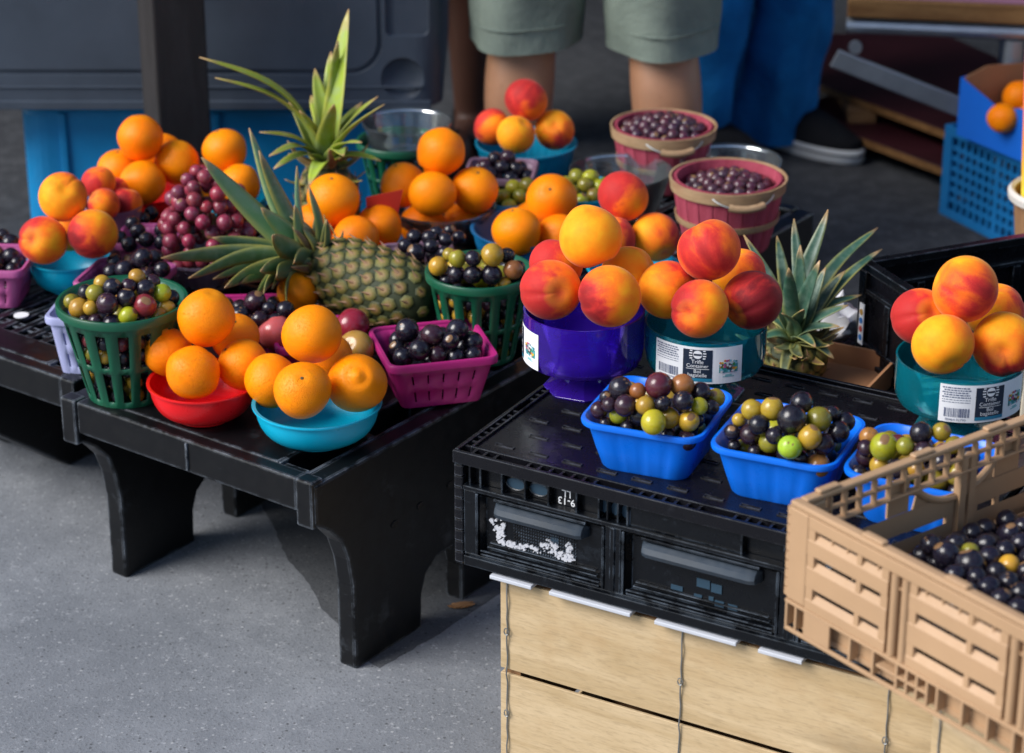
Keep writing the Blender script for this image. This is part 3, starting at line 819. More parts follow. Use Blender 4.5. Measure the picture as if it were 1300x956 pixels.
# ================================================================== TAN FOLDING CRATE
def crate_tan():
    L, D, h = .60, .40, .142
    t = thing('folding_crate', 'tan slatted plastic crate holding loose dark muscadines', 'crate', (.268, 2.083, .4585), R(-53))
    T_ = .011
    # long wall in front (y = 0) and its twin behind
    def wall(length, place, hole=None, inner=True):
        out = []
        def P(mb, name, m=TAN, bev=.001):
            o = mb.build(name, m, t, bevel=bev)
            place(o); out.append(o); return o
        rail = MB().box(.0, length, .0, T_, h - .0065, h)
        for bx0 in (.095, .200, .33, .46):
            if bx0 + .03 < length: rail.box(bx0, bx0 + .028, .001, T_ - .001, h, h + .004)
        P(rail, 'top_rail', bev=.002)
        if not hole: P(MB().box(.026, length - .026, .0, .0035, h - .020, h - .007), 'upper_band')
        base = MB().box(.0, length, .0, .0025, .0, .0045).box(.0, length, -.001, .004, .031, .0345)
        base.box(.028, .062, .0, .003, .005, .0305)
        x = .0
        while x < length - .02:
            if not (.028 < x < .060): base.box(x, x + .003, .0, T_, .005, .0305)
            x += .013 if (x < .02 or .125 < x < .19 or x > .28) else .031
        base.box(.0, length, .013, .0145, .0, .034)
        base.box(.125, .19, .0, T_, .0165, .0190)
        P(base, 'base_band', bev=.0006)
        cols, n = [], int(length / .147)
        for i in range(n + 1):
            c = min(max(i * .147, .0), length)
            cols.append(c)
        for i, c in enumerate(cols):
            if i in (0, len(cols) - 1):
                a = 0 if i == 0 else length - .026
                P(MB().box(a, a + .026, .0, T_, .035, h - .007), 'corner_column', bev=.002)
            else:
                rs = MB()
                for q in (c - .011, c + .003):
                    rs.prism([(q + .0045 * math.cos(math.pi * (1 + k / 8)) + .0045, .004 + .0045 * math.sin(math.pi * (1 + k / 8))) for k in range(9)] + [(q + .009, T_), (q, T_)], 'z', .035, h - .0203)
                P(rs, 'rib_column', bev=0)
        for i in range(len(cols) - 1):
            a = .0262 if i == 0 else cols[i] + .0142
            b = length - .0262 if i == len(cols) - 2 else cols[i + 1] - .0132
            zs = [(.035, .0505), (.0595, .0855), (.0945, .115)]
            gaps = [.0505, .0855, .115]
            for (z0, z1) in zs:
                if hole and b > hole[0] and a < hole[1] and z1 > .08:
                    z1 = min(z1, .082)
                    if z0 >= z1: continue
                P(MB().prism([(.0002, z0), (.0055, z0), (.0055, z1 + .001), (.0002, z1 - .0055)], 'x', a, b), 'slat', bev=0)
                if False:
                    P(MB().prism([(-.0005, z0 - .0012), (.0045, z0 + .0001), (.0015, z0 + .0001)], 'x', a + .006, b - .006) if False else MB().box(a + .004, b - .004, .0045, .0085, z0 - .0005, z0 + .0015), 'slat_lip', bev=.0004)
            if not hole or not (b > hole[0] and a < hole[1]):
                P(MB().box(a, b, .0002, .0055, .124, h - .0203), 'slat', bev=.0008)
            mid = (a + b) / 2
            tb = MB()
            for g in gaps:
                if hole and b > hole[0] and a < hole[1] and g > .08: continue
                tb.box(mid + .012, mid + .018, .0010, .0054, g - .005, g + .0088)
                tb.box(a, a + .009, .0008, .0054, g - .006, g + .0088).box(b - .009, b, .0008, .0054, g - .006, g + .0088)
            P(tb, 'slot_tab', bev=0)['kind'] = 'stuff'
        rb = MB()
        x = .034
        while x < length - .03:
            rb.box(x, x + .002, .0036, T_, h - .034, h - .007)
            x += .0205
        rb.box(.027, length - .027, .0036, T_ - .001, h - .0215, h - .0195)
        rb.box(.027, length - .027, .0036, T_ + .0015, h - .036, h - .034)
        P(rb, 'rail_rib', bev=.0003)['kind'] = 'stuff'
        if hole:
            pts = []
            x0, x1 = hole
            top, bot = h - .037, .078
            for k in range(15):
                q = k / 14
                xx = x0 + (x1 - x0) * q
                zz = bot + .022 * (abs(q - .5) * 2) ** 2.2
                pts.append((xx, .004, zz))
            pts = [(x0 - .003, .004, top)] + pts + [(x1 + .010, .004, top - .002), (x1 + .014, .004, top)]
            P(MB().tube(pts, .0042, 8), 'grip_edge', bev=0)
            for a, b in ((x0 - .040, x0 - .004), (x1 + .012, x1 + .042)):
                P(MB().box(a, b, .0018, .0042, .0822, h - .0205), 'grip_side', bev=0)
            P(MB().prism([(x0 - .004, .0575)] + [(p[0], p[2]) for p in pts[1:-2]] + [(x1 + .012, .0575)], 'y', .0019, .0041), 'grip_panel', bev=0)
        return out
    def pl_front(o): pass
    def pl_back(o): o.location = (L, D, 0); o.rotation_euler = (0, 0, math.pi)
    def pl_left(o): o.location = (0, D, 0); o.rotation_euler = (0, 0, R(-90))
    def pl_right(o): o.location = (L, 0, 0); o.rotation_euler = (0, 0, R(90))
    wall(L, pl_front); wall(L, pl_back)
    wall(D - .024, lambda o: (setattr(o, 'location', (0.0002, D - .012, 0)), setattr(o, 'rotation_euler', (0, 0, R(-90)))), hole=(.105, .215))
    wall(D - .024, lambda o: (setattr(o, 'location', (L - .0002, .012, 0)), setattr(o, 'rotation_euler', (0, 0, R(90)))), hole=(.105, .215))
    MB().box(.012, L - .012, .012, D - .012, .0015, .008).build('floor_panel', TAN, t)
    kn = MB().prism(rrect(.008, .010, .003, 3), 'z', 0, .0075).mesh('hinge_knuckle', TAN)
    for i in range(10):
        inst('hinge_knuckle', kn, (-.0035, .008, .036 + i * .0098), parent=t)
        inst('hinge_knuckle', kn, (.008, -.0035, .036 + i * .0098), parent=t) if i % 2 == 9 else None
    return t
crate_tan()

# ================================================================== BLACK OPEN CRATE, CARTONS BEHIND
def crate_open():
    L, D, h = .58, .30, .15
    ang = R(-67)
    t = thing('folding_crate', 'open black slatted crate behind the rear pedestal bowl of peaches', 'crate', (.478, 3.10, .3065), ang)
    # local x runs along the visible left side, y runs to the right
    def w(x0, x1, y0, y1, axis):
        fr = MB()
        a0, a1 = (x0, x1) if axis == 'x' else (y0, y1)
        def B(p, q, z0, z1, dep=(0, 1)):
            if axis == 'x': fr.box(p, q, y0 + (y1 - y0) * dep[0], y0 + (y1 - y0) * dep[1], z0, z1)
            else: fr.box(x0 + (x1 - x0) * dep[0], x0 + (x1 - x0) * dep[1], p, q, z0, z1)
        B(a0, a1, h - .012, h); B(a0, a1, 0, .012)
        B(a0, a0 + .018, .0125, h - .0125); B(a1 - .018, a1, .0125, h - .0125)
        B(a0 + .0185, a1 - .0185, h - .042, h - .036); B(a0 + .0185, a1 - .0185, .030, .035)
        n = max(2, int((a1 - a0) / .075))
        for i in range(1, n):
            c = a0 + (a1 - a0) * i / n
            B(c - .006, c + .006, .0355, h - .0425)
        fr.build('wall_frame', BLK, t, bevel=.0012)
        pn = MB()
        if axis == 'x': pn.box(a0 + .0185, a1 - .0185, y0 + (y1 - y0) * .3, y0 + (y1 - y0) * .55, .0125, h - .0125)
        else: pn.box(x0 + (x1 - x0) * .3, x0 + (x1 - x0) * .55, a0 + .0185, a1 - .0185, .0125, h - .0125)
        pn.build('wall_panel', BLKT, t)
    w(0, D, 0, .014, 'x'); w(0, D, L - .014, L, 'x')
    w(0, .014, .0145, L - .0145, 'y'); w(D - .014, D, .0145, L - .0145, 'y')
    MB().box(.0145, D - .0145, .0145, L - .0145, .001, .006).build('floor_panel', BLKT, t)
    MB().box(.008, .020, -.0012, 0, .030, .090).build('paper_tag', PAPER, t)
    for i, c in enumerate(((.02, .2, .6), (.6, .05, .03), (.02, .2, .6), (.55, .3, .05))):
        o = MB().prism([(.014 + .004 * math.cos(k * math.pi / 5), .040 + i * .0125 + .0045 * math.sin(k * math.pi / 5)) for k in range(10)], 'y', -.002, -.0013).build('print_mark', DOTS, t)
        o.color = (*c, 1)
crate_open()
def carton(label, x, y, z, rz, W, D, H, m, name='cardboard_box', open_=True):
    t = thing(name, label, 'box', (x, y, z), rz)
    th = .004
    for bx in ((0, W, 0, th), (0, W, D - th, D), (0, th, th + .0005, D - th - .0005), (W - th, W, th + .0005, D - th - .0005)):
        MB().box(*bx, 0, H).build('side_panel', m, t)
    MB().box(th + .0005, W - th - .0005, th + .0005, D - th - .0005, .001, .005).build('bottom_panel', m, t)
    if not open_:
        MB().box(.001, W - .001, .001, D - .001, H + .0005, H + .004).build('top_panel', m, t)
    return t
carton('open brown cardboard box with a pineapple standing in it', .325, 3.000, .3065, R(-28), .165, .13, .034, CARDB)
carton('tall cream carton at the right edge beside the rear pedestal bowl', .634, 2.735, .3065, R(-12), .16, .12, .34, CREAM, 'cream_carton', False)

# ================================================================== CONTAINERS
ZT = .3065
def fruit_bowl(label, x, y, r, h, m, z=ZT, name='fruit_bowl', group='plastic bowls of fruit', base=.52):
    b = r * base
    prof = [(0, .004), (b * .8, .004), (b * .82, 0), (b, 0), (b * 1.02, .005)]
    for i in range(1, 9):
        a = i / 9 * math.pi / 2
        prof.append((b * 1.02 + (r * .94 - b * 1.02) * math.sin(a) ** .9, .005 + (h - .009) * (1 - math.cos(a))))
    prof += [(r * .945, h - .003), (r * .995, h - .0015), (r, h), (r * .995, h + .0015), (r * .94, h + .0005)]
    inn = [(q[0] - .0022, q[1] + .0022) for q in prof[5:13]][::-1]
    prof += inn + [(b * .7, .0065), (0, .0065)]
    o = MB().lathe(prof, 56).build(name, m, smooth=True)
    o.location = (x, y, z)
    return tag(o, label, 'bowl', group)

def clear_bowl(label, x, y, r, h, z=ZT, base=.72, m=CLEAR, group='clear plastic bowls', ribs=0):
    prof = [(0, .003), (r * base * .9, .003), (r * base, .006)]
    for i in range(1, 7):
        q = i / 6
        prof.append((r * (base + (.96 - base) * q ** .8), .006 + (h - .012) * q))
    prof += [(r * .962, h - .005), (r, h - .004), (r * 1.002, h), (r * .965, h)]
    prof += [(q[0] - .0016, q[1] + .001) for q in prof[2:9]][::-1] + [(0, .0046)]
    fn = (lambda a, z_: 1 + .012 * math.cos(a * ribs) * (1 if z_ < h - .012 else 0)) if ribs else None
    o = MB().lathe(prof, 96 if ribs else 56, fn=fn).build('clear_bowl', m, smooth=True)
    o.location = (x, y, z)
    return tag(o, label, 'bowl', group)

def basket(name, label, x, y, rz, rim, base, h, m, rows, z=ZT, group=None, lip=.010, cat='basket', solid=.0020, slots=None):
    """rim/base: closed outlines with the same point count; slots: set of outline segments that are open in the given rows"""
    t = thing(name, label, cat, (x, y, z), rz, group)
    zs = [0.0]
    for a, b in rows: zs += [a, b]
    zs.append(h)
    n = len(rim)
    mb = MB()
    for zz in zs:
        q = zz / h
        mb.v += [(base[i][0] + (rim[i][0] - base[i][0]) * q, base[i][1] + (rim[i][1] - base[i][1]) * q, zz) for i in range(n)]
    for k in range(len(zs) - 1):
        op = k % 2 == 1 and k < len(zs) - 1 and slots is not None
        for i in range(n):
            if op and i in slots: continue
            j = (i + 1) % n
            mb.face((k * n + i, k * n + j, (k + 1) * n + j, (k + 1) * n + i))
    mb.face(list(range(n))[::-1])
    mb.build('wall', m, t, smooth=True, solid=solid, ang=30)
    c = MB()
    def sc(s): return [(p[0] * s[0], p[1] * s[1]) for p in rim]
    w_ = max(p[0] for p in rim); d_ = max(p[1] for p in rim)
    def off(e): return ((w_ + e) / w_, (d_ + e) / d_)
    prof = [(.0018, -lip), (.0045, -lip * .9), (.0050, -.001), (.0035, .0015), (-.0005, .0012), (-.0016, -.0015), (-.0016, -lip * .7), (.0014, -lip * .8)]
    c.rings([[(p[0], p[1], h + dz) for p in sc(off(e))] for e, dz in prof], True, loop=True)
    c.build('rim', m, t, smooth=True, ang=50)
    return t

def slotted_outline(w, d, r, n, sw, arcn=4):
    pts, slots = [], set()
    sides = [((w / 2, -d / 2 + r), (w / 2, d / 2 - r), (w / 2 - r, d / 2 - r), 0), ((w / 2 - r, d / 2), (-w / 2 + r, d / 2), (-w / 2 + r, d / 2 - r), 90),
             ((-w / 2, d / 2 - r), (-w / 2, -d / 2 + r), (-w / 2 + r, -d / 2 + r), 180), ((-w / 2 + r, -d / 2), (w / 2 - r, -d / 2), (w / 2 - r, -d / 2 + r), 270)]
    for a, b, c, a0 in sides:
        L = math.dist(a, b)
        for k in range(n):
            m = (k + .5) / n
            for e in (-sw / 2 / L, sw / 2 / L):
                if e < 0: slots.add(len(pts))
                q = m + e
                pts.append((a[0] + (b[0] - a[0]) * q, a[1] + (b[1] - a[1]) * q))
        for i in range(arcn + 1):
            an = R(a0 + 90 * i / arcn)
            pts.append((c[0] + r * math.cos(an), c[1] + r * math.sin(an)))
    return pts, slots
def square_basket(label, x, y, rz, w, d, h, m, z=ZT, group='square berry baskets', taper=.76, n=5):
    rim, sl = slotted_outline(w, d, .014, n, .0030)
    base = [(p[0] * taper, p[1] * taper) for p in rim]
    return basket('berry_basket', label, x, y, rz, rim, base, h, m, [(h * .12, h * .36), (h * .52, h * .74)], z, group, slots=sl)
def green_basket(label, x, y, r, rb, h, z=ZT, n=16):
    pts, slots = [], set()
    for i in range(n):
        for k, f in enumerate((.14, .37, .60, .80)):
            a = 2 * math.pi * (i + f) / n
            if k in (0, 1): slots.add(len(pts))
            pts.append((math.cos(a), math.sin(a)))
    rim = [(p[0] * r, p[1] * r) for p in pts]; base = [(p[0] * rb, p[1] * rb) for p in pts]
    t = basket('bucket_basket', label, x, y, 0, rim, base, h, GREENP, [(h * .06, h * .40), (h * .46, h * .84)], z, 'round green slotted baskets', lip=.011, slots=slots, solid=.0026)
    return t
def punnet(label, x, y, rz, w=.139, d=.139, h=.062):
    t = thing('punnet', label, 'punnet', (x, y, .4585), rz, 'blue plastic punnets')
    def outline(W, D, rr, flute):
        o = []
        base = rrect(W, D, rr, 6)
        # denser outline with shallow flutes on the straight sides
        n = len(base)
        for i in range(n):
            a, b = base[i], base[(i + 1) % n]
            L = math.dist(a, b); k = 17 if L > .03 else 1
            for q in range(k):
                s = q / k
                px, py = a[0] + (b[0] - a[0]) * s, a[1] + (b[1] - a[1]) * s
                if k > 1:
                    f = flute * (1 if (q % 6) in (3,) else 0)
                    nx, ny = (b[1] - a[1]) / L, -(b[0] - a[0]) / L
                    px -= nx * f; py -= ny * f
                o.append((px, py))
        return o
    tiers = [(.72, .0, .0), (.75, .003, .0012), (.84, .025, .0012), (.93, h - .012, .0012), (.945, h - .008, 0), (.965, h - .004, 0)]
    rings = [[(p[0], p[1], zz) for p in outline(w * s, d * s, .024 * s, fl)] for s, zz, fl in tiers]
    prof = [(.985, h - .006), (1.03, h - .0055), (1.04, h - .002), (1.03, h + .001), (.985, h + .0012)]
    lip = [[(p[0], p[1], zz) for p in outline(w * s, d * s, .024, 0)] for s, zz in prof]
    inner = [[(p[0] * .975, p[1] * .975, zz + .0015) for p in outline(w * s, d * s, .024 * s, fl)] for s, zz, fl in tiers][::-1]
    MB().rings(rings + lip + inner, True, True, True).build('tray', BLUEP, t, smooth=True, ang=40)
    return t
def label_on(t, r, z0, hgt, a0, span, full=True):
    """curved printed label; a0 = angle of its left edge, span in radians (towards +angle = to the right as seen from outside)"""
    W = span * r
    def wrap(s, q, e): return ((r + e) * math.cos(a0 + s / r), (r + e) * math.sin(a0 + s / r), z0 + q)
    def patch(name, m, s0, s1, q0, q1, e, color=None, parent=None):
        n = max(1, int((s1 - s0) / .004)); mb = MB()
        for i in range(n + 1):
            s = s0 + (s1 - s0) * i / n
            mb.v += [wrap(s, q0, e), wrap(s, q1, e)]
        for i in range(n): mb.face((2 * i, 2 * i + 2, 2 * i + 3, 2 * i + 1))
        o = mb.build(name, m, parent or t)
        if color: o.color = (*color, 1)
        return o
    lab = patch('label', PAPER, 0, W, 0, hgt, .0006)
    e1 = .0009
    mb = MB()
    rp = random.Random(9)
    def bar(s0, s1, q0, q1, e=e1):
        b = len(mb.v)
        n = max(1, int((s1 - s0) / .004))
        for i in range(n + 1):
            s = s0 + (s1 - s0) * i / n
            mb.v += [wrap(s, q0, e), wrap(s, q1, e)]
        for i in range(n): mb.face((b + 2 * i, b + 2 * i + 2, b + 2 * i + 3, b + 2 * i + 1))
    u = W / .110
    # rows of small print (too small to read in the photograph)
    for row in range(7):
        q = hgt * (.90 - row * .062); s = .003 * u
        end = (.034 if row < 5 else .036) * u - rp.uniform(0, .004)
        if row in (1, 3): s += .002
        while s < end:
            l = rp.uniform(.0012, .0042) * u
            bar(s, min(s + l, end), q, q + hgt * (.034 if row < 5 else .018)); s += l + .0008 * u
    s = .006 * u
    while s < .033 * u:
        b = rp.choice((.0005, .0005, .0009, .0013)) * u
        bar(s, s + b, hgt * .14, hgt * .38); s += b + rp.choice((.0005, .0008, .0011)) * u
    def lettering(txt, size, sc, qc, m='w'):
        vs, fs = text_polys(txt, size)
        b = len(mb2.v)
        mb2.v += [wrap(sc + x, qc + y, .0013) for x, y, z in vs]
        for f in fs: mb2.face([b + i for i in f])
    mb2 = MB(); lettering('00464 02790', .0042 * u, .019 * u, hgt * .045)
    mb.v, o0 = mb.v + mb2.v, len(mb.v)
    for f in mb2.f: mb.face([o0 + i for i in f])
    mb.build('small_print', INKG, lab)
    patch('title_panel', INK, .0395 * u, .0735 * u, hgt * .06, hgt * .93, e1, parent=lab)
    patch('title_stripe', INKB, .0396 * u, .0734 * u, hgt * .061, hgt * .15, .0011, parent=lab)
    mb2 = MB()
    lettering('Trifle', .0066 * u, .0565 * u, hgt * .555); lettering('Container', .0062 * u, .0565 * u, hgt * .445)
    lettering('Bol', .0064 * u, .0565 * u, hgt * .295); lettering('bagatelle', .0064 * u, .0565 * u, hgt * .19)
    mb_keep = mb; mb = mb2
    bar(.0435 * u, .070 * u, hgt * .40, hgt * .412, .0013)
    # round emblem with a ring of small wings and a dark band
    b = len(mb.v); cs, cq, rr = .0565 * u, hgt * .80, .0052 * u
    mb.v.append(wrap(cs, cq, .0013))
    for i in range(24): mb.v.append(wrap(cs + rr * math.cos(i * math.pi / 12), cq + rr * math.sin(i * math.pi / 12), .0013))
    for i in range(24): mb.face((b, b + 1 + i, b + 1 + (i + 1) % 24))
    for sg in (-1, 1):
        for k in (-1, -.35, .35, 1):
            c0 = cs + sg * (rr + .0008 * u)
            bar(min(c0, c0 + sg * (.0042 - .0012 * abs(k)) * u), max(c0, c0 + sg * (.0042 - .0012 * abs(k)) * u), cq + k * rr * .9 - .0007 * u, cq + k * rr * .9 + .0007 * u, .0013)
    mb.build('title_print', PAPER, lab)
    mb = MB(); bar(cs - rr * .85, cs + rr * .85, cq - .0012 * u, cq + .0012 * u, .0016); mb.build('emblem_band', INK, lab)
    # small picture: a pedestal bowl heaped with coloured balls
    pal = [(.55, .03, .03), (.02, .25, .30), (.75, .22, .03), (.03, .28, .08), (.75, .5, .05), (.05, .05, .06), (.25, .55, .65), (.5, .1, .3), (.7, .7, .7)]
    mb = MB(); bar(.0815 * u, .1045 * u, hgt * .30, hgt * .53, .0009); mb.build('picture_bowl', DOTS, lab).color = (.08, .40, .40, 1)
    mb = MB(); bar(.089 * u, .097 * u, hgt * .20, hgt * .25, .0009); bar(.086 * u, .100 * u, hgt * .175, hgt * .20, .0009); mb.build('picture_foot', DOTS, lab).color = (.25, .55, .58, 1)
    for k in range(9):
        mb = MB()
        for j in range(6):
            s, q, rr = rp.uniform(.0825, .1035) * u, hgt * rp.uniform(.32, .64), .0015 * u
            b = len(mb.v); e = .0011 + k * .0001 + j * .00002
            for i in range(8): mb.v.append(wrap(s + rr * math.cos(i * math.pi / 4), q + rr * math.sin(i * math.pi / 4), e))
            mb.face([b + i for i in range(8)])
        mb.build('picture_ball', DOTS, lab).color = (*pal[k], 1)
    return lab
def pedestal_bowl(label, x, y, r, m, la=None, z=.4580, H=.092, foot_sides=8, rz=0):
    t = thing('pedestal_bowl', label, 'bowl', (x, y, z), rz, 'clear plastic pedestal bowls')
    zb = .030
    prof = [(0, zb + .004), (r * .35, zb), (r * .80, zb + .003), (r * .93, zb + .008), (r * .985, zb + .017), (r, zb + .030), (r, H - .002), (r * 1.004, H), (r - .0022, H), (r - .0026, zb + .031), (r * .90, zb + .012), (r * .5, zb + .006), (0, zb + .007)]
    MB().lathe(prof, 72).build('bowl', m, t, smooth=True)
    ft = [(r * .66, 0), (r * .68, .003), (r * .60, .006), (r * .36, .013), (r * .27, .020), (r * .30, zb - .001)]
    MB().lathe(ft, foot_sides, True, True).build('foot', m, t, bevel=.0008)
    if la: label_on(t, r, zb + .012, .046, la[0], la[1])
    return t
def bushel(label, x, y, r, h, rz, z=ZT, handle=True):
    t = thing('bushel_basket', label, 'basket', (x, y, z), rz, 'wooden bushel baskets')
    n = 22; rb = r * .76
    st = MB()
    for k in range(n):
        pass
    sg = 3
    def stave():
        mb = MB(); ha = math.pi / n * .93
        for e in (0, -.0022):
            for j in range(5):
                q = j / 4; rr = rb + (r - rb) * q + .0025 * math.sin(q * math.pi) + e
                for i in range(sg + 1):
                    a = -ha + 2 * ha * i / sg
                    mb.v.append((rr * math.cos(a), rr * math.sin(a), .002 + (h - .004) * q))
        N = 5 * (sg + 1)
        for j in range(4):
            for i in range(sg):
                a = j * (sg + 1) + i
                mb.face((a, a + 1, a + sg + 2, a + sg + 1)); mb.face((N + a, N + a + sg + 1, N + a + sg + 2, N + a + 1))
        for i in range(sg):
            mb.face((4 * (sg + 1) + i, 4 * (sg + 1) + i + 1, N + 4 * (sg + 1) + i + 1, N + 4 * (sg + 1) + i))
        for j in range(4):
            for i in (0, sg):
                a = j * (sg + 1) + i
                mb.face((a, a + sg + 1, N + a + sg + 1, N + a))
        return mb.mesh('stave', STAVE, True, 40)
    sm = stave()
    for k in range(n):
        inst('stave', sm, (0, 0, random.uniform(-.001, .0015)), rot=(0, 0, 2 * math.pi * k / n), parent=t)
    def hoop(name, rr, z0, z1, m, th=.003):
        k0, k1 = rr
        MB().lathe([(k0, z0), (k1, z1), (k1 + th, z1), (k0 + th, z0)], 48, loop=True).build(name, m, t, smooth=True)
    ra = lambda zz: rb + (r - rb) * zz / h
    hoop('top_hoop', (ra(h - .017) + .003, ra(h) + .002), h - .017, h + .001, HOOP)
    hoop('inner_hoop', (ra(h - .014) - .0065, ra(h) - .0065), h - .014, h + .0005, STAVE)
    hoop('middle_hoop', (ra(h * .40) + .004, ra(h * .49) + .004), h * .40, h * .49, HOOP, .002)
    MB().lathe([(0, .003), (rb - .002, .003), (rb - .002, .006), (0, .006)], 32).build('bottom', STAVE, t)
    if handle:
        pts = []
        for i in range(13):
            a = -math.pi / 2 - .55 + 1.1 * i / 12
            q = abs(i - 6) / 6
            pts.append(((ra(h) + .006 + .010 * (1 - q ** 3)) * math.cos(a), (ra(h) + .006 + .010 * (1 - q ** 3)) * math.sin(a), h - .006 - .012 * (1 - q ** 2)))
        MB().tube(pts, .0014, 6).build('handle_wire', WIRE, t, smooth=True)
        MB().tube(pts[3:10], .0058, 10).build('handle_grip', HOOP, t, smooth=True)
    return t

# ---- on the black racks
green_basket('round green slotted basket of mixed muscadines at the front corner of the rack', -.520, 2.990, .0835, .052, .135)
square_basket('lavender plastic basket half hidden behind the front green basket', -.582, 3.085, R(-8), .095, .09, .085, LAVENDER)
fruit_bowl('bright red plastic bowl of oranges at the front of the rack', -.408, 2.915, .074, .050, REDP)
fruit_bowl('cyan plastic bowl of oranges at the front corner of the rack', -.252, 2.846, .0845, .050, CYAN)
fruit_bowl('cyan plastic bowl of peaches on the grid rack below the blue tub', -.662, 3.372, .062, .050, CYAN)
fruit_bowl('small mauve bowl of nectarines in front of the rear red bowl', -.617, 3.53, .045, .075, MAUVE)
fruit_bowl('red plastic bowl of oranges in the back row before the timber post', -.583, 3.662, .060, .050, REDP)
fruit_bowl('cyan plastic bowl of oranges behind the red grapes', -.450, 3.655, .060, .045, CYAN)
clear_bowl('lilac ribbed see-through bowl under the red grapes', -.468, 3.385, .060, .048, m=LILAC_C, ribs=24, group=None, base=.62)
fruit_bowl('red plastic bowl of oranges behind the lying pineapple', -.245, 3.430, .072, .048, REDP)
square_basket('magenta slotted basket of dark muscadines beside the cyan bowl of oranges', -.107, 3.000, R(15), .142, .135, .068, MAGENTA)
square_basket('magenta basket of plums between the cyan bowl and the lying pineapple', -.268, 3.075, R(10), .115, .10, .052, MAGENTA)
square_basket('magenta basket of dark muscadines below the crown of the lying pineapple', -.372, 3.150, R(4), .105, .105, .055, MAGENTA)
square_basket('pink basket of dark muscadines cut off by the left edge', -.765, 3.335, R(-4), .105, .105, .062, PINKP)
square_basket('pink basket of dark muscadines behind the front green basket', -.563, 3.280, R(-14), .115, .105, .058, PINKP)
square_basket('pink basket of dark muscadines between the nectarines and the red grapes', -.553, 3.452, R(-3), .085, .085, .055, PINKP)
clear_bowl('clear bowl heaped with oranges in the middle of the rack', -.109, 3.553, .085, .068, base=.62)
square_basket('dark mauve basket of muscadines beside the rear green basket of muscadines', -.135, 3.285, R(10), .10, .10, .085, MAUVE)
green_basket('round green slotted basket of muscadines behind the magenta basket', -.045, 3.122, .071, .048, .126)
green_basket('empty round green basket holding a clear bowl behind the oranges', -.185, 3.775, .066, .045, .10)
clear_bowl('empty clear bowl sitting in the green basket behind the oranges', -.172, 3.772, .0735, .064, .376, base=.75)
square_basket('mauve basket of dark muscadines in front of the rear teal bowl of peaches', -.018, 3.690, R(-6), .105, .10, .078, MAUVE)
clear_bowl('ribbed teal bowl of peaches in the back row before the bare legs', .024, 3.855, .0856, .070, m=TEALP, ribs=36, base=.78, group='plastic bowls of fruit')
square_basket('teal basket of green muscadines beside the clear bowl of oranges', .012, 3.598, R(2), .085, .08, .062, TEALP)
fruit_bowl('deep blue bowl of oranges behind the rear green basket', .026, 3.470, .090, .060, NAVY)
fruit_bowl('cyan plastic bowl of green muscadines beside the empty clear bowl', .113, 3.602, .064, .075, CYAN)
clear_bowl('empty clear bowl in front of the rear bushel basket', .176, 3.705, .084, .073, base=.70)
fruit_bowl('cyan plastic bowl of peaches behind the purple pedestal bowl', .178, 3.292, .070, .065, CYAN)
bushel('rear wooden bushel basket of dark grapes by the man in shorts', .252, 3.838, .084, .105, R(10))
bushel('wooden bushel basket with wire handle, filled with dark grapes', .336, 3.556, .0868, .112, R(12))
clear_bowl('clear empty bowl standing right behind the bushel basket with the handle', .356, 3.735, .083, .080, ZT, base=.72)
# ---- on the black crate
pedestal_bowl('purple see-through pedestal bowl of peaches on the black crate', .086, 2.667, .0725, PURPLE_C, (R(-90 - 137), R(88)), H=.103)
pedestal_bowl('teal see-through pedestal bowl of peaches beside the purple one', .231, 2.655, .0725, TEAL_C, (R(-90 - 57), R(88)))
pedestal_bowl('teal see-through pedestal bowl of peaches behind the tan crate', .515, 2.548, .0735, TEAL_C, (R(-90 - 27), R(88)))
punnet('blue punnet of muscadines in front of the purple pedestal bowl', .1635, 2.472, R(-22))
punnet('blue punnet of muscadines between the other two punnets', .304, 2.404, R(-24))
punnet('blue punnet of muscadines seen through the grip of the tan crate', .442, 2.340, R(-26))

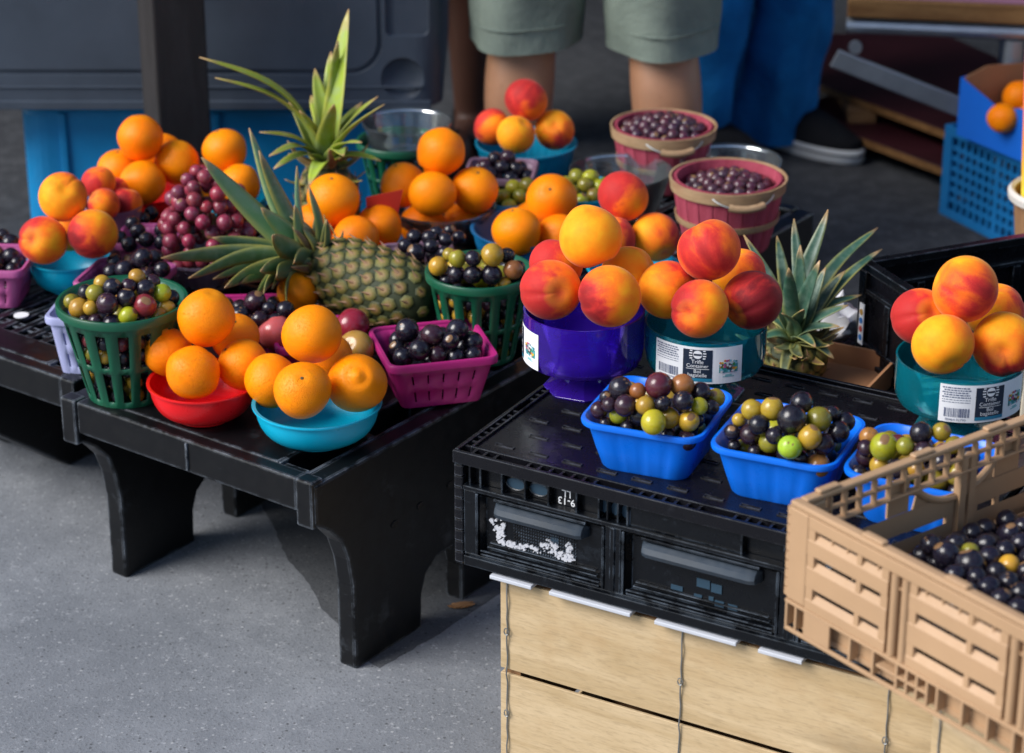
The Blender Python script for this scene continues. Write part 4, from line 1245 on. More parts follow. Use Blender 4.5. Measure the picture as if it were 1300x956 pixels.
# measured places: (x, y, z, radius) and skin tone
BIG = {
 'red_bowl': [[-0.4007, 2.93, 0.4405, 0.0377], [-0.4572, 2.95, 0.3825, 0.0324], [-0.4144, 2.875, 0.3857, 0.0363], [-0.3539, 2.92, 0.3773, 0.0342], [-0.3735, 3.0, 0.3829, 0.0329]],
 'cyan_bowl': [[-0.2568, 2.86, 0.4464, 0.0379], [-0.313, 2.87, 0.3767, 0.0348], [-0.265, 2.79, 0.3981, 0.0364], [-0.1995, 2.84, 0.3867, 0.038], [-0.2455, 2.93, 0.382, 0.0354]],
 'left_teal': [[-0.6603, 3.3557, 0.4565, 0.0364], [-0.6859, 3.3144, 0.404, 0.0357], [-0.6136, 3.32, 0.4118, 0.0369], [-0.6652, 3.41, 0.3871, 0.0331]],
 'nectarine': [[-0.6398, 3.5386, 0.4147, 0.0267], [-0.6244, 3.4873, 0.3982, 0.0246], [-0.5975, 3.5285, 0.3847, 0.0261], [-0.6179, 3.5757, 0.3861, 0.0234]],
 'red_back': [[-0.5872, 3.64, 0.4543, 0.0361], [-0.533, 3.6543, 0.4088, 0.035], [-0.5815, 3.6, 0.3933, 0.036], [-0.6276, 3.66, 0.3936, 0.034], [-0.5666, 3.7157, 0.4027, 0.0343]],
 'right_back': [[-0.4572, 3.6571, 0.4276, 0.0353], [-0.4299, 3.6072, 0.3881, 0.0334], [-0.4835, 3.6756, 0.3669, 0.034]],
 'mid': [[-0.2687, 3.4272, 0.4273, 0.0396], [-0.2322, 3.373, 0.3833, 0.0351], [-0.2016, 3.437, 0.3796, 0.0357], [-0.3004, 3.4628, 0.37, 0.036]],
 'lone': [[-0.3055, 3.2, 0.3667, 0.0303]],
 'plum': [[-0.3244, 3.06, 0.3646, 0.0254], [-0.2185, 3.05, 0.3793, 0.0248], [-0.2105, 3.0, 0.3656, 0.0255], [-0.2701, 3.08, 0.3527, 0.0261]],
 'clear': [[-0.1096, 3.555, 0.4592, 0.0378], [-0.1697, 3.57, 0.3999, 0.0363], [-0.122, 3.5, 0.4103, 0.0362], [-0.0574, 3.5429, 0.4016, 0.0366], [-0.1396, 3.53, 0.3465, 0.0355], [-0.0742, 3.567, 0.3355, 0.0358]],
 'teal_back': [[0.0235, 3.85, 0.4511, 0.036], [-0.0316, 3.86, 0.4013, 0.0316], [0.0065, 3.8, 0.4071, 0.0324], [0.071, 3.85, 0.3991, 0.0335]],
 'blue_bowl': [[0.0604, 3.4997, 0.4015, 0.0395], [0.0071, 3.4061, 0.3835, 0.0369], [0.0716, 3.4344, 0.3628, 0.0369], [0.0295, 3.54, 0.3468, 0.0344]],
 'pair': [[0.1613, 3.3142, 0.4725, 0.0371], [0.2083, 3.2928, 0.417, 0.036], [0.143, 3.263, 0.4246, 0.0357]],
 'purple': [[0.0928, 2.67, 0.6493, 0.0376], [0.0454, 2.64, 0.5953, 0.0361], [0.1134, 2.605, 0.6014, 0.0366], [0.1398, 2.7, 0.5917, 0.034], [0.0534, 2.73, 0.5932, 0.0324]],
 'teal': [[0.2305, 2.6472, 0.643, 0.0378], [0.1847, 2.6592, 0.5876, 0.0354], [0.2177, 2.5986, 0.5882, 0.0343], [0.283, 2.64, 0.5823, 0.0353], [0.2751, 2.73, 0.5799, 0.0334]],
 'teal_right': [[0.5132, 2.5444, 0.6344, 0.0387], [0.4705, 2.5769, 0.5872, 0.0335], [0.484, 2.4986, 0.586, 0.0349], [0.5591, 2.53, 0.5727, 0.0367], [0.5655, 2.62, 0.5765, 0.0351]],
 'carton': [[0.9231, 4.35, 0.2599, 0.0296]],
}
HEAPS = {
 'b1': [[0.1359,2.5369,0.5085,0.0127,"b"],[0.1471,2.5048,0.5085,0.0127,"b"],[0.1258,2.5154,0.5085,0.0115,"b"],[0.1581,2.5298,0.5085,0.0111,"o"],[0.1611,2.4275,0.5671,0.0145,"r"],[0.1876,2.4344,0.5642,0.0123,"n"],[0.1784,2.5184,0.5085,0.0127,"b"],[0.1203,2.4416,0.5571,0.0131,"d"],[0.1046,2.4454,0.5447,0.0073,"d"],[0.1383,2.4287,0.56,0.0087,"n"],[0.1079,2.4297,0.5428,0.0087,"p"],[0.1245,2.4189,0.5468,0.0113,"p"],[0.1464,2.4138,0.5491,0.0108,"b"],[0.1543,2.3923,0.5389,0.0137,"g"],[0.1413,2.4258,0.5314,0.0116,"d"],[0.1175,2.434,0.5283,0.0096,"g"],[0.0966,2.4419,0.5306,0.0096,"p"],[0.1876,2.4134,0.5545,0.0113,"d"],[0.206,2.4208,0.5452,0.0094,"g"],[0.2085,2.439,0.5537,0.0109,"d"],[0.2262,2.4501,0.5419,0.0103,"o"],[0.2202,2.432,0.5387,0.0087,"d"],[0.1724,2.4133,0.5346,0.0115,"b"],[0.1944,2.4114,0.5313,0.0113,"b"],[0.1921,2.4045,0.5109,0.0108,"p"],[0.1712,2.4121,0.5134,0.0101,"d"],[0.1532,2.4152,0.5207,0.0065,"o"],[0.1653,2.4103,0.5528,0.0087,"d"],[0.1039,2.436,0.5169,0.0073,"d"],[0.204,2.4275,0.5256,0.0087,"d"],[0.128,2.427,0.5166,0.008,"d"]],
 'b2': [[0.2782,2.4713,0.5085,0.0118,"b"],[0.2918,2.432,0.5085,0.0133,"g"],[0.2697,2.4482,0.5085,0.0132,"d"],[0.2967,2.4568,0.5085,0.0125,"d"],[0.2602,2.38,0.5592,0.0117,"b"],[0.2802,2.3684,0.5657,0.0119,"b"],[0.2655,2.3576,0.552,0.0114,"d"],[0.3121,2.3722,0.5717,0.0121,"d"],[0.3204,2.4516,0.5085,0.0124,"d"],[0.3294,2.3582,0.5582,0.0135,"o"],[0.2994,2.3496,0.5626,0.0155,"d"],[0.2576,2.3694,0.5348,0.0114,"p"],[0.2386,2.3736,0.5354,0.0086,"d"],[0.2412,2.3708,0.5205,0.0071,"d"],[0.2786,2.3594,0.5313,0.0116,"o"],[0.2965,2.33,0.5384,0.0124,"L"],[0.3181,2.3363,0.5476,0.0124,"b"],[0.281,2.3445,0.5452,0.0093,"d"],[0.3515,2.3578,0.5435,0.0116,"d"],[0.3607,2.377,0.5461,0.0103,"d"],[0.3345,2.3461,0.5345,0.0113,"p"],[0.3292,2.3385,0.5126,0.013,"n"],[0.2943,2.3497,0.5211,0.0093,"d"],[0.2458,2.3798,0.5475,0.0071,"b"],[0.2626,2.362,0.5182,0.0078,"d"],[0.3457,2.3736,0.5576,0.0085,"d"],[0.3097,2.3419,0.5196,0.0084,"d"]],
 'b3': [[0.4346,2.3714,0.5085,0.0137,"b"],[0.4175,2.4107,0.5085,0.0101,"o"],[0.4096,2.384,0.5085,0.0142,"d"],[0.3807,2.3318,0.5498,0.0102,"n"],[0.392,2.3024,0.5523,0.0144,"g"],[0.4127,2.2923,0.5576,0.0095,"o"],[0.4299,2.3014,0.5685,0.0115,"d"],[0.4318,2.3961,0.5085,0.0121,"b"],[0.4513,2.3022,0.5695,0.0096,"o"],[0.4689,2.3864,0.5085,0.0094,"b"],[0.4521,2.3933,0.5085,0.01,"r"],[0.4306,2.2828,0.5562,0.0105,"p"],[0.4635,2.2922,0.5589,0.0091,"o"],[0.485,2.3784,0.5085,0.0094,"d"],[0.379,2.3273,0.529,0.0116,"p"],[0.3908,2.308,0.5276,0.0115,"b"],[0.3749,2.3149,0.5445,0.0087,"p"],[0.3695,2.315,0.5155,0.0087,"d"],[0.4471,2.2841,0.5232,0.0137,"o"],[0.4654,2.2721,0.5354,0.0119,"o"],[0.4805,2.2812,0.5427,0.0076,"b"],[0.4646,2.2685,0.5156,0.0085,"d"],[0.4258,2.2874,0.5264,0.0085,"o"],[0.4478,2.2751,0.548,0.0104,"d"],[0.4031,2.279,0.5375,0.0105,"d"],[0.4226,2.2721,0.5407,0.0095,"b"]],
 'gf': [[-0.5649,3.0285,0.4295,0.0135,"b"],[-0.5841,2.9747,0.4446,0.0108,"o"],[-0.5707,2.954,0.4436,0.0143,"b"],[-0.5625,2.9616,0.4638,0.0093,"d"],[-0.5475,2.9479,0.4676,0.0118,"o"],[-0.5416,2.9688,0.474,0.0108,"b"],[-0.5529,2.9367,0.4513,0.0092,"b"],[-0.5256,2.9527,0.4743,0.0114,"d"],[-0.5293,2.9313,0.4594,0.0142,"p"],[-0.506,2.9404,0.4638,0.0117,"d"],[-0.5162,3.0554,0.4295,0.0112,"b"],[-0.4962,2.9786,0.4781,0.0108,"b"],[-0.4832,2.963,0.4685,0.0121,"d"],[-0.4823,2.9416,0.4524,0.0151,"R"],[-0.4634,2.9715,0.4585,0.0118,"g"],[-0.4774,2.9847,0.4689,0.0105,"p"],[-0.4542,2.9881,0.4448,0.0109,"d"],[-0.4959,3.0525,0.4295,0.0098,"p"],[-0.4578,2.9682,0.4373,0.0108,"b"],[-0.4662,2.9499,0.4361,0.0098,"b"],[-0.524,2.9269,0.4317,0.0134,"d"],[-0.5461,2.9282,0.4363,0.0097,"p"],[-0.5029,2.9273,0.4443,0.0117,"g"],[-0.5529,3.0481,0.4295,0.01,"p"],[-0.5296,3.0373,0.4295,0.0111,"n"],[-0.536,3.056,0.4295,0.009,"b"],[-0.5617,2.9368,0.4313,0.0092,"d"],[-0.4857,2.9327,0.4297,0.01,"d"],[-0.5049,2.9599,0.4727,0.0101,"p"]],
 'g2': [[-0.0684,3.1356,0.4205,0.0153,"o"],[-0.0797,3.1602,0.4205,0.0126,"b"],[-0.0425,3.1738,0.4205,0.0124,"o"],[-0.0416,3.1242,0.4205,0.0145,"g"],[-0.0269,3.0786,0.4713,0.0149,"b"],[-0.0324,3.1504,0.4205,0.0138,"o"],[-0.0147,3.1301,0.4205,0.0137,"o"],[-0.1014,3.0929,0.4494,0.013,"b"],[-0.0747,3.0802,0.4653,0.0115,"o"],[-0.0531,3.0736,0.4682,0.0109,"d"],[-0.0762,3.0804,0.4421,0.0121,"d"],[-0.0536,3.0715,0.445,0.0129,"d"],[-0.0279,3.0746,0.4437,0.0136,"d"],[0.0015,3.0787,0.4496,0.0125,"n"],[-0.0069,3.0943,0.4643,0.0107,"d"],[-0.0068,3.1582,0.4205,0.0115,"d"],[0.008,3.1109,0.4399,0.0101,"d"],[-0.0939,3.1426,0.4205,0.0112,"d"],[0.0055,3.1416,0.4205,0.0102,"d"],[-0.0107,3.0786,0.4302,0.0091,"b"],[-0.0855,3.0992,0.464,0.0095,"o"],[-0.0631,3.1732,0.4205,0.0101,"o"],[-0.0898,3.0898,0.4294,0.0091,"d"],[0.0021,3.0933,0.4343,0.0091,"d"],[-0.022,3.1715,0.4205,0.0098,"d"]],
 'dk': [[-0.1419,3.2892,0.4187,0.011,"d"],[-0.1201,3.2846,0.4194,0.011,"d"],[-0.1104,3.3045,0.4189,0.0107,"d"],[-0.1381,3.2538,0.4076,0.0131,"d"],[-0.1163,3.2634,0.4136,0.0109,"d"],[-0.0969,3.2875,0.4148,0.0107,"d"],[-0.0787,3.3234,0.405,0.0104,"d"],[-0.0971,3.2566,0.4055,0.0106,"d"],[-0.1543,3.2725,0.4114,0.0106,"d"],[-0.0936,3.3973,0.388,0.01,"d"]],
 'mg': [[-0.1555,3.0385,0.3625,0.0124,"d"],[-0.1403,2.9828,0.4,0.0157,"d"],[-0.1168,3.0442,0.3625,0.013,"d"],[-0.064,3.0111,0.3625,0.0158,"d"],[-0.0959,3.0557,0.3625,0.0113,"d"],[-0.0903,3.0315,0.3625,0.014,"d"],[-0.106,2.9633,0.4014,0.0148,"p"],[-0.0734,2.9826,0.4003,0.0149,"d"],[-0.0528,2.9852,0.3817,0.0136,"d"],[-0.123,2.9459,0.3873,0.0139,"d"],[-0.1449,2.9537,0.3738,0.0135,"d"],[-0.1532,2.9768,0.3773,0.0116,"d"],[-0.0761,2.9577,0.3717,0.0131,"d"],[-0.0993,2.9506,0.378,0.0124,"p"],[-0.0524,2.9622,0.3729,0.0115,"d"],[-0.0814,2.9579,0.3953,0.0115,"d"],[-0.0734,3.0608,0.3625,0.0122,"d"],[-0.0655,3.0383,0.3625,0.0122,"d"]],
 'md': [[-0.4043,3.1545,0.355,0.0137,"d"],[-0.3848,3.1709,0.355,0.0125,"p"],[-0.3556,3.1021,0.3922,0.0152,"p"],[-0.3524,3.17,0.355,0.0116,"d"],[-0.3126,3.085,0.3877,0.0124,"d"],[-0.3748,3.0839,0.3803,0.0134,"d"],[-0.3761,3.115,0.3694,0.0111,"d"],[-0.3463,3.0657,0.3809,0.012,"p"],[-0.3236,3.0636,0.3795,0.0104,"d"],[-0.4049,3.1827,0.355,0.0108,"d"],[-0.3394,3.1875,0.355,0.0106,"d"],[-0.3676,3.1856,0.355,0.0106,"d"],[-0.3348,3.0839,0.3908,0.0095,"d"]],
 'lp': [[-0.7582,3.4244,0.358,0.0136,"d"],[-0.7465,3.3688,0.358,0.0131,"d"],[-0.785,3.4304,0.358,0.0133,"d"],[-0.772,3.3769,0.358,0.0131,"p"],[-0.7674,3.4004,0.358,0.0104,"d"],[-0.7914,3.4004,0.358,0.0132,"d"],[-0.7777,3.3519,0.358,0.012,"d"],[-0.777,3.4548,0.358,0.0106,"d"]],
 'pk': [[-0.5602,3.2956,0.3569,0.0164,"d"],[-0.5875,3.3006,0.3525,0.0119,"p"],[-0.5611,3.3237,0.3653,0.0134,"p"],[-0.584,3.2828,0.3671,0.0118,"d"],[-0.5614,3.2658,0.377,0.0137,"d"],[-0.5444,3.2897,0.3821,0.0131,"p"],[-0.5319,3.251,0.4004,0.0143,"d"],[-0.5194,3.2823,0.3885,0.0131,"d"],[-0.5805,3.3308,0.3525,0.0114,"d"],[-0.5978,3.2631,0.358,0.0111,"d"],[-0.5388,3.3204,0.3559,0.0115,"p"],[-0.5035,3.2413,0.3867,0.012,"d"],[-0.5256,3.2394,0.3788,0.0116,"p"],[-0.5841,3.3162,0.3691,0.0115,"d"],[-0.54,3.2423,0.3624,0.0109,"p"]],
 'bk': [[-0.5922,3.4228,0.3663,0.0108,"d"],[-0.5751,3.4443,0.3825,0.0109,"d"],[-0.5636,3.4188,0.3796,0.0115,"d"],[-0.5641,3.5578,0.358,0.0112,"d"],[-0.5492,3.4019,0.3721,0.0114,"d"],[-0.5754,3.4025,0.3646,0.0121,"d"],[-0.5282,3.4197,0.3804,0.0108,"d"],[-0.5269,3.4007,0.3684,0.0107,"d"],[-0.5731,3.5316,0.358,0.0108,"d"]],
 'tan': [[0.429,2.1116,0.525,0.0135,"d"],[0.4484,2.09,0.525,0.0149,"d"],[0.4698,2.1061,0.525,0.0114,"d"],[0.4884,2.1198,0.525,0.0106,"d"],[0.5064,2.135,0.525,0.0109,"d"],[0.4999,2.1561,0.525,0.0107,"d"],[0.4715,2.1336,0.525,0.0109,"d"],[0.4577,2.0446,0.525,0.0117,"d"],[0.479,2.056,0.525,0.0106,"d"],[0.4861,2.0335,0.525,0.0111,"d"],[0.4862,2.091,0.525,0.0104,"b"],[0.5009,2.0766,0.525,0.0098,"d"],[0.4787,2.0037,0.525,0.011,"d"],[0.4528,2.118,0.525,0.009,"o"],[0.4711,2.0759,0.525,0.0104,"d"],[0.4296,2.0704,0.525,0.0106,"d"],[0.5103,2.1044,0.525,0.012,"d"],[0.5028,2.0547,0.525,0.0118,"d"],[0.4648,2.0212,0.525,0.011,"d"],[0.4496,2.0649,0.525,0.0097,"d"],[0.4409,2.1342,0.525,0.0106,"d"],[0.5253,2.149,0.525,0.0122,"d"],[0.5002,2.0117,0.525,0.0115,"d"],[0.4167,2.1329,0.525,0.0106,"d"],[0.5164,2.1706,0.525,0.0108,"d"],[0.4356,2.0365,0.525,0.0102,"d"],[0.5402,2.1291,0.525,0.0121,"b"],[0.5291,2.0793,0.525,0.0119,"d"],[0.5111,2.0339,0.525,0.0102,"d"],[0.4813,1.9722,0.525,0.0114,"d"],[0.5115,1.9911,0.525,0.0115,"d"],[0.5315,2.043,0.525,0.0117,"d"]],
}

# ================================================================== FRUIT
rf = random.Random(21)
PENDING = {}
def sphere_mesh(name, m, nu, nv, fn):
    mb = MB()
    mb.v.append((0, 0, 1)); 
    for j in range(1, nv):
        th = math.pi * j / nv
        for i in range(nu):
            a = 2 * math.pi * i / nu
            mb.v.append((math.sin(th) * math.cos(a), math.sin(th) * math.sin(a), math.cos(th)))
    mb.v.append((0, 0, -1))
    mb.v = [tuple(fn(Vector(p))) for p in mb.v]
    for i in range(nu):
        mb.face((0, 1 + i, 1 + (i + 1) % nu))
        for j in range(nv - 2):
            a = 1 + j * nu
            mb.face((a + i, a + nu + i, a + nu + (i + 1) % nu, a + (i + 1) % nu))
        a = 1 + (nv - 2) * nu
        mb.face((a + i, len(mb.v) - 1, a + (i + 1) % nu))
    return mb.mesh(name, m, True, 180)
def f_orange(k):
    el = (1.0, 1.04, .97)[k]
    def f(p):
        rr = 1 + .012 * math.sin(3 * math.atan2(p.y, p.x) + k) * (1 - p.z * p.z) - .07 * math.exp(-((1 - p.z) / .02)) + .02 * math.sin(5 * p.z + k) + .015 * math.sin(2 * math.atan2(p.y, p.x) + 2 * k) * (1 - p.z * p.z)
        q = p * rr; q.z *= el
        if k == 1 and p.z < -.90: q.z += .10 * math.exp(-((1 + p.z - .045) / .03) ** 2) - .05 * math.exp(-((1 + p.z) / .02) ** 2)
        return q
    return f
def f_peach(k):
    def f(p):
        a = math.atan2(p.y, p.x - .0)
        da = abs((a + math.pi) % (2 * math.pi) - math.pi)
        sut = .075 * math.exp(-(da / .13) ** 2) * (1 - abs(p.z) ** 6) * (.55 + .45 * p.z)
        stem = .16 * math.exp(-((1 - p.z) / .055))
        tip = (.0, .06, .11)[k] * math.exp(-((1 + p.z) / .10))
        rr = 1 - sut - stem + tip + .018 * math.sin(2 * a + k * 2) * (1 - p.z * p.z)
        q = p * rr; q.z *= (.95, 1.0, .97)[k]
        return q
    return f
def f_musc(k):
    def f(p):
        rr = 1 - .05 * math.exp(-((1 - p.z) / .02)) + .02 * math.sin(2 * math.atan2(p.y, p.x) + k)
        q = p * rr; q.z *= (1.0, 1.06, .95)[k]
        return q
    return f
ORM = [sphere_mesh('orange', ORANGE, 40, 26, f_orange(k)) for k in range(3)]
PEM = [sphere_mesh('peach', PEACH, 56, 32, f_peach(k)) for k in range(3)]
MUM = [sphere_mesh('muscadine', MUSC, 22, 14, f_musc(k)) for k in range(3)]
GRM = [sphere_mesh('grape', GRAPE, 16, 11, f_musc(k)) for k in range(2)]
PLM = sphere_mesh('plum', MUSC, 30, 20, f_peach(0))
stem_mb = MB().lathe([(0, .905), (.05, .905), (.062, .93), (.04, .955), (0, .95)], 8).mesh('stem_button', STEM)

def place(name, meshes, x, y, z, r, label, cat, group, color, rot=None, stem=False, k=None):
    rot = rot or (rf.uniform(-.9, .9), rf.uniform(-.9, .9), rf.uniform(0, 6.28))
    o = inst(name, meshes[k if k is not None else rf.randrange(len(meshes))], (x, y, z), r, rot, None, color)
    if isinstance(label, tuple):
        PENDING.setdefault(label[1], []).append((label[0], o)); label = label[0] + ' in the ' + label[1]
    tag(o, label, cat, group)
    if stem:
        inst('stem_button', stem_mb, (0, 0, 0), 1, (0, 0, 0), o)
    return o
def oc():
    return (.99 + rf.uniform(-.01, .01), .235 + rf.uniform(-.035, .035), .0005)
OW = {
 'red_bowl': ('bright red bowl at the front', ['topmost orange in the %s', 'orange at the outer left of the %s', 'front orange in the %s', 'orange on the right side of the %s', 'orange mostly hidden at the back of the %s']),
 'cyan_bowl': ('cyan bowl at the rack corner', ['topmost orange in the %s', 'orange on the left side of the %s', 'front orange with a stem scar in the %s', 'navel orange on the right side of the %s', 'orange mostly hidden at the back of the %s']),
 'red_back': ('rear red bowl by the timber post', ['topmost orange in the %s', 'orange on the right side of the %s', 'front orange in the %s', 'orange on the left side of the %s', 'orange hidden at the back of the %s']),
 'right_back': ('bowl behind the red grapes', ['upper orange with a leaf shadow in the %s', 'lower orange on the right in the %s', 'lower orange hidden on the left in the %s']),
 'mid': ('bowl behind the lying pineapple', ['topmost orange in the %s', 'front orange in the %s', 'orange on the right side of the %s', 'orange on the left side of the %s']),
 'lone': ('magenta basket', ['single orange peeping out below the lying pineapple crown above the %s']),
 'clear': ('clear bowl in the middle', ['topmost orange in the %s', 'orange on the left above the rim of the %s', 'front orange above the rim of the %s', 'orange on the right above the rim of the %s', 'orange seen through the left wall of the %s', 'orange seen through the right wall of the %s']),
 'blue_bowl': ('deep blue bowl', ['topmost orange in the %s', 'front left orange in the %s', 'front right orange in the %s', 'orange hidden at the back of the %s']),
 'carton': ('blue card box', ['orange showing above the torn edge of the %s']),
}
OW['right_back'] = ('bowl behind the red grapes', ['upper orange in the %s', 'lower orange on the right in the %s', 'lower orange hidden on the left in the %s'])
for k, (where, labs) in OW.items():
    for i, (p, lb) in enumerate(zip(BIG[k], labs)):
        rot, kk = None, None
        if k == 'cyan_bowl' and i == 2: rot, kk = (R(38), R(4), 0), 0
        if k == 'cyan_bowl' and i == 3: rot, kk = (R(-128), R(6), 0), 1
        if k == 'cyan_bowl' and i == 0: rot, kk = (R(-100), R(50), 0), 2
        place('orange', ORM, *p, lb % where, 'orange', 'oranges heaped in bowls', oc(), rot, True, kk)
PW = {
 'purple': ('purple bowl', ['topmost yellow peach with pointed tip in the %s', 'rosy peach at the left rim of the %s', 'front peach, yellow and purple-red, in the %s', 'golden peach at the right rear of the %s', 'pink peach at the left rear of the %s'],
            [(.40, .2), (.80, .3), (.62, .7), (.42, .2), (1.0, .2)], [(R(150), R(10), R(60)), (R(-75), R(0), R(200)), (R(100), R(10), R(-160)), (R(60), 0, R(80)), (R(30), 0, R(150))]),
 'teal': ('teal bowl beside the purple one', ['topmost peach with a red seam in the %s', 'red and yellow peach, left in the %s', 'front red-orange peach in the %s', 'dark red streaked peach, right in the %s', 'peach hidden at the rear of the %s'],
            [(.66, .5), (.80, .6), (.92, .5), (.95, .9), (.5, .3)], [(R(30), R(-20), R(-100)), (R(80), R(0), R(40)), (R(-80), R(10), R(150)), (R(110), R(-20), R(-60)), (0, 0, 0)]),
 'teal_right': ('pedestal bowl behind the tan crate', ['topmost yellow-orange peach in the %s', 'rosy peach at the left of the %s', 'front golden peach in the %s', 'large creased peach at the right of the %s', 'peach hidden at the rear of the %s'],
            [(.46, .5), (.82, .3), (.34, .3), (.64, .6), (.4, .3)], [(R(70), R(0), R(-90)), (R(-60), 0, R(200)), (R(120), R(20), R(30)), (R(60), R(70), R(-40)), (0, 0, 0)]),
 'left_teal': ('cyan bowl below the blue tub', ['topmost yellow peach in the %s', 'rosy peach at the left of the %s', 'red and golden peach, right in the %s', 'peach hidden at the rear of the %s'],
            [(.42, .2), (.78, .3), (.70, .8), (.5, .3)], [(R(40), R(-30), R(50)), (R(-70), 0, R(160)), (R(90), R(30), R(220)), (0, 0, 0)]),
 'pair': ('cyan bowl behind the purple pedestal bowl', ['upper pink-red peach in the %s', 'lower orange-red peach at the right in the %s', 'lower peach mostly hidden in the %s'],
            [(1.05, .3), (.78, .6), (.6, .3)], [(R(60), 0, R(140)), (R(120), R(10), R(30)), (0, 0, 0)]),
 'teal_back': ('ribbed teal bowl in the back row', ['topmost crimson peach in the %s', 'crimson peach at the left of the %s', 'front yellow peach in the %s', 'yellow peach at the right of the %s'],
            [(1.15, .5), (1.05, .5), (.28, .2), (.34, .2)], [(R(60), 0, R(140)), (R(60), 0, R(100)), (R(20), R(30), R(10)), (R(40), R(40), R(-40))]),
 'nectarine': ('small mauve bowl', ['topmost nectarine in the %s', 'front pink nectarine in the %s', 'orange nectarine at the right of the %s', 'nectarine hidden at the rear of the %s'],
            [(.8, .3), (1.05, .3), (.7, .6), (.8, .3)], [None] * 4),
}
for k, (where, labs, bl, rots) in PW.items():
    for i, (p, lb) in enumerate(zip(BIG[k], labs)):
        nm = 'nectarine' if k == 'nectarine' else 'peach'
        place(nm, PEM, *p, lb % where, nm, 'peaches heaped in bowls' if nm == 'peach' else 'nectarines in the small bowl', (bl[i][0], bl[i][1], 0), rots[i], False, 2 if (k, i) == ('purple', 0) else (i % 2))
PC = [(.55, .10, .10), (.25, .012, .03), (.40, .22, .04), (.30, .03, .05)]
for p, lb, c in zip(BIG['plum'], ['pink plum left of the cyan bowl of oranges', 'dark red plum between the cyan bowl and the lying pineapple', 'bronze plum peeping out behind the navel orange', 'red plum hidden between the two other plums'], PC):
    place('plum', [PLM], *p, lb, 'plum', 'plums in the magenta basket', c)

MC = {'d': (.0075, .005, .0125), 'p': (.026, .007, .016), 'r': (.075, .010, .020), 'R': (.16, .015, .025), 'g': (.33, .34, .012), 'b': (.40, .235, .020), 'o': (.22, .19, .014), 'n': (.30, .12, .03), 'L': (.32, .45, .03)}
MN = {'d': 'blue-black', 'p': 'purple-black', 'r': 'wine-red', 'R': 'bright wine-red', 'g': 'yellow-green', 'b': 'bronze', 'o': 'olive-green', 'n': 'brown', 'L': 'lime-green'}
WHERE = {'b1': 'blue punnet before the purple bowl', 'b2': 'middle blue punnet', 'b3': 'blue punnet behind the tan crate', 'gf': 'front green basket', 'g2': 'rear green basket',
         'dk': 'mauve basket behind the lying pineapple', 'mg': 'magenta basket beside the cyan bowl', 'md': 'magenta basket under the pineapple crown', 'lp': 'pink basket cut by the frame',
         'pk': 'pink basket behind the green one', 'bk': 'pink basket beside the red grapes', 'tan': 'tan crate'}
def mcol(c):
    b = MC[c]; j = rf.uniform(.75, 1.3)
    return tuple(min(1, x * j * rf.uniform(.9, 1.1)) for x in b)
FLOOR = {'b1': .472, 'b2': .472, 'b3': .472, 'gf': .325, 'g2': .325, 'tan': .468}
def musc(x, y, z, r, c, where, group):
    return place('muscadine', MUM, x, y, z, r, ('%s muscadine' % MN[c], where), 'muscadine', group, mcol(c))
for k, L in HEAPS.items():
    for (x, y, z, r, c) in L:
        musc(x, y, z, r * 1.05, c, WHERE[k], 'muscadines in the ' + WHERE[k])
# the fruit below the visible layer, as one mass
fill = MB(); fill2 = MB()
ico = bmesh.new(); bmesh.ops.create_icosphere(ico, subdivisions=2, radius=1)
icv = [v.co.copy() for v in ico.verts]; icf = [[v.index for v in f.verts] for f in ico.faces]; ico.free()
def fill_ball(x, y, z, r, fill=None):
    fill = fill or globals()['fill']
    b = len(fill.v)
    fill.v += [(x + v.x * r, y + v.y * r, z + v.z * r) for v in icv]
    for f in icf: fill.face([b + i for i in f])
FILL = [('b1', .166, 2.480, -22, .105, .105, [.475, .495, .511]), ('b2', .304, 2.404, -24, .105, .105, [.475, .495, .511]), ('b3', .442, 2.340, -26, .105, .105, [.475, .495, .513]), ('mg', -.107, 3.0, 15, .11, .105, [.325, .347]),
        ('md', -.372, 3.15, 4, .08, .08, [.322, .344]), ('lp', -.765, 3.335, -4, .08, .08, [.33, .35]), ('pk', -.553, 3.285, -14, .09, .08, [.325, .345]), ('bk', -.553, 3.452, -3, .06, .06, [.325, .345]), ('dk', -.135, 3.285, 10, .075, .075, [.34, .365, .38])]
for k, x, y, rz, ww, dd, zs in FILL:
    ca, sa = math.cos(R(rz)), math.sin(R(rz))
    for zi, zz in enumerate(zs):
        n = int(ww / .0215); m2 = int(dd / .0215)
        for i in range(n):
            for j in range(m2):
                a = (i + .5) / n * ww - ww / 2 + rf.uniform(-.002, .002) ; b = (j + .5) / m2 * dd - dd / 2 + rf.uniform(-.002, .002)
                fill_ball(x + a * ca - b * sa, y + a * sa + b * ca, zz + rf.uniform(-.003, .003), .0112, fill if k in ('b1', 'b2', 'b3') else fill2)
for x, y, r0, r1, z0, h in ((-.520, 2.990, .052, .0835, ZT, .135), (-.045, 3.122, .048, .071, ZT, .126)):
    for lv in range(5):
        zz = z0 + .013 + lv * .021
        rr = r0 + (r1 - r0) * (zz - z0) / h - .0125
        for ring in (rr, rr - .023, rr - .046):
            if ring < .008: continue
            n = max(3, int(2 * math.pi * ring / .0225))
            for i in range(n):
                a = 2 * math.pi * (i + lv * .5) / n
                fill_ball(x + ring * math.cos(a), y + ring * math.sin(a), zz, .0110)
tan_o, tan_a = Vector((.268, 2.083)), R(-53)
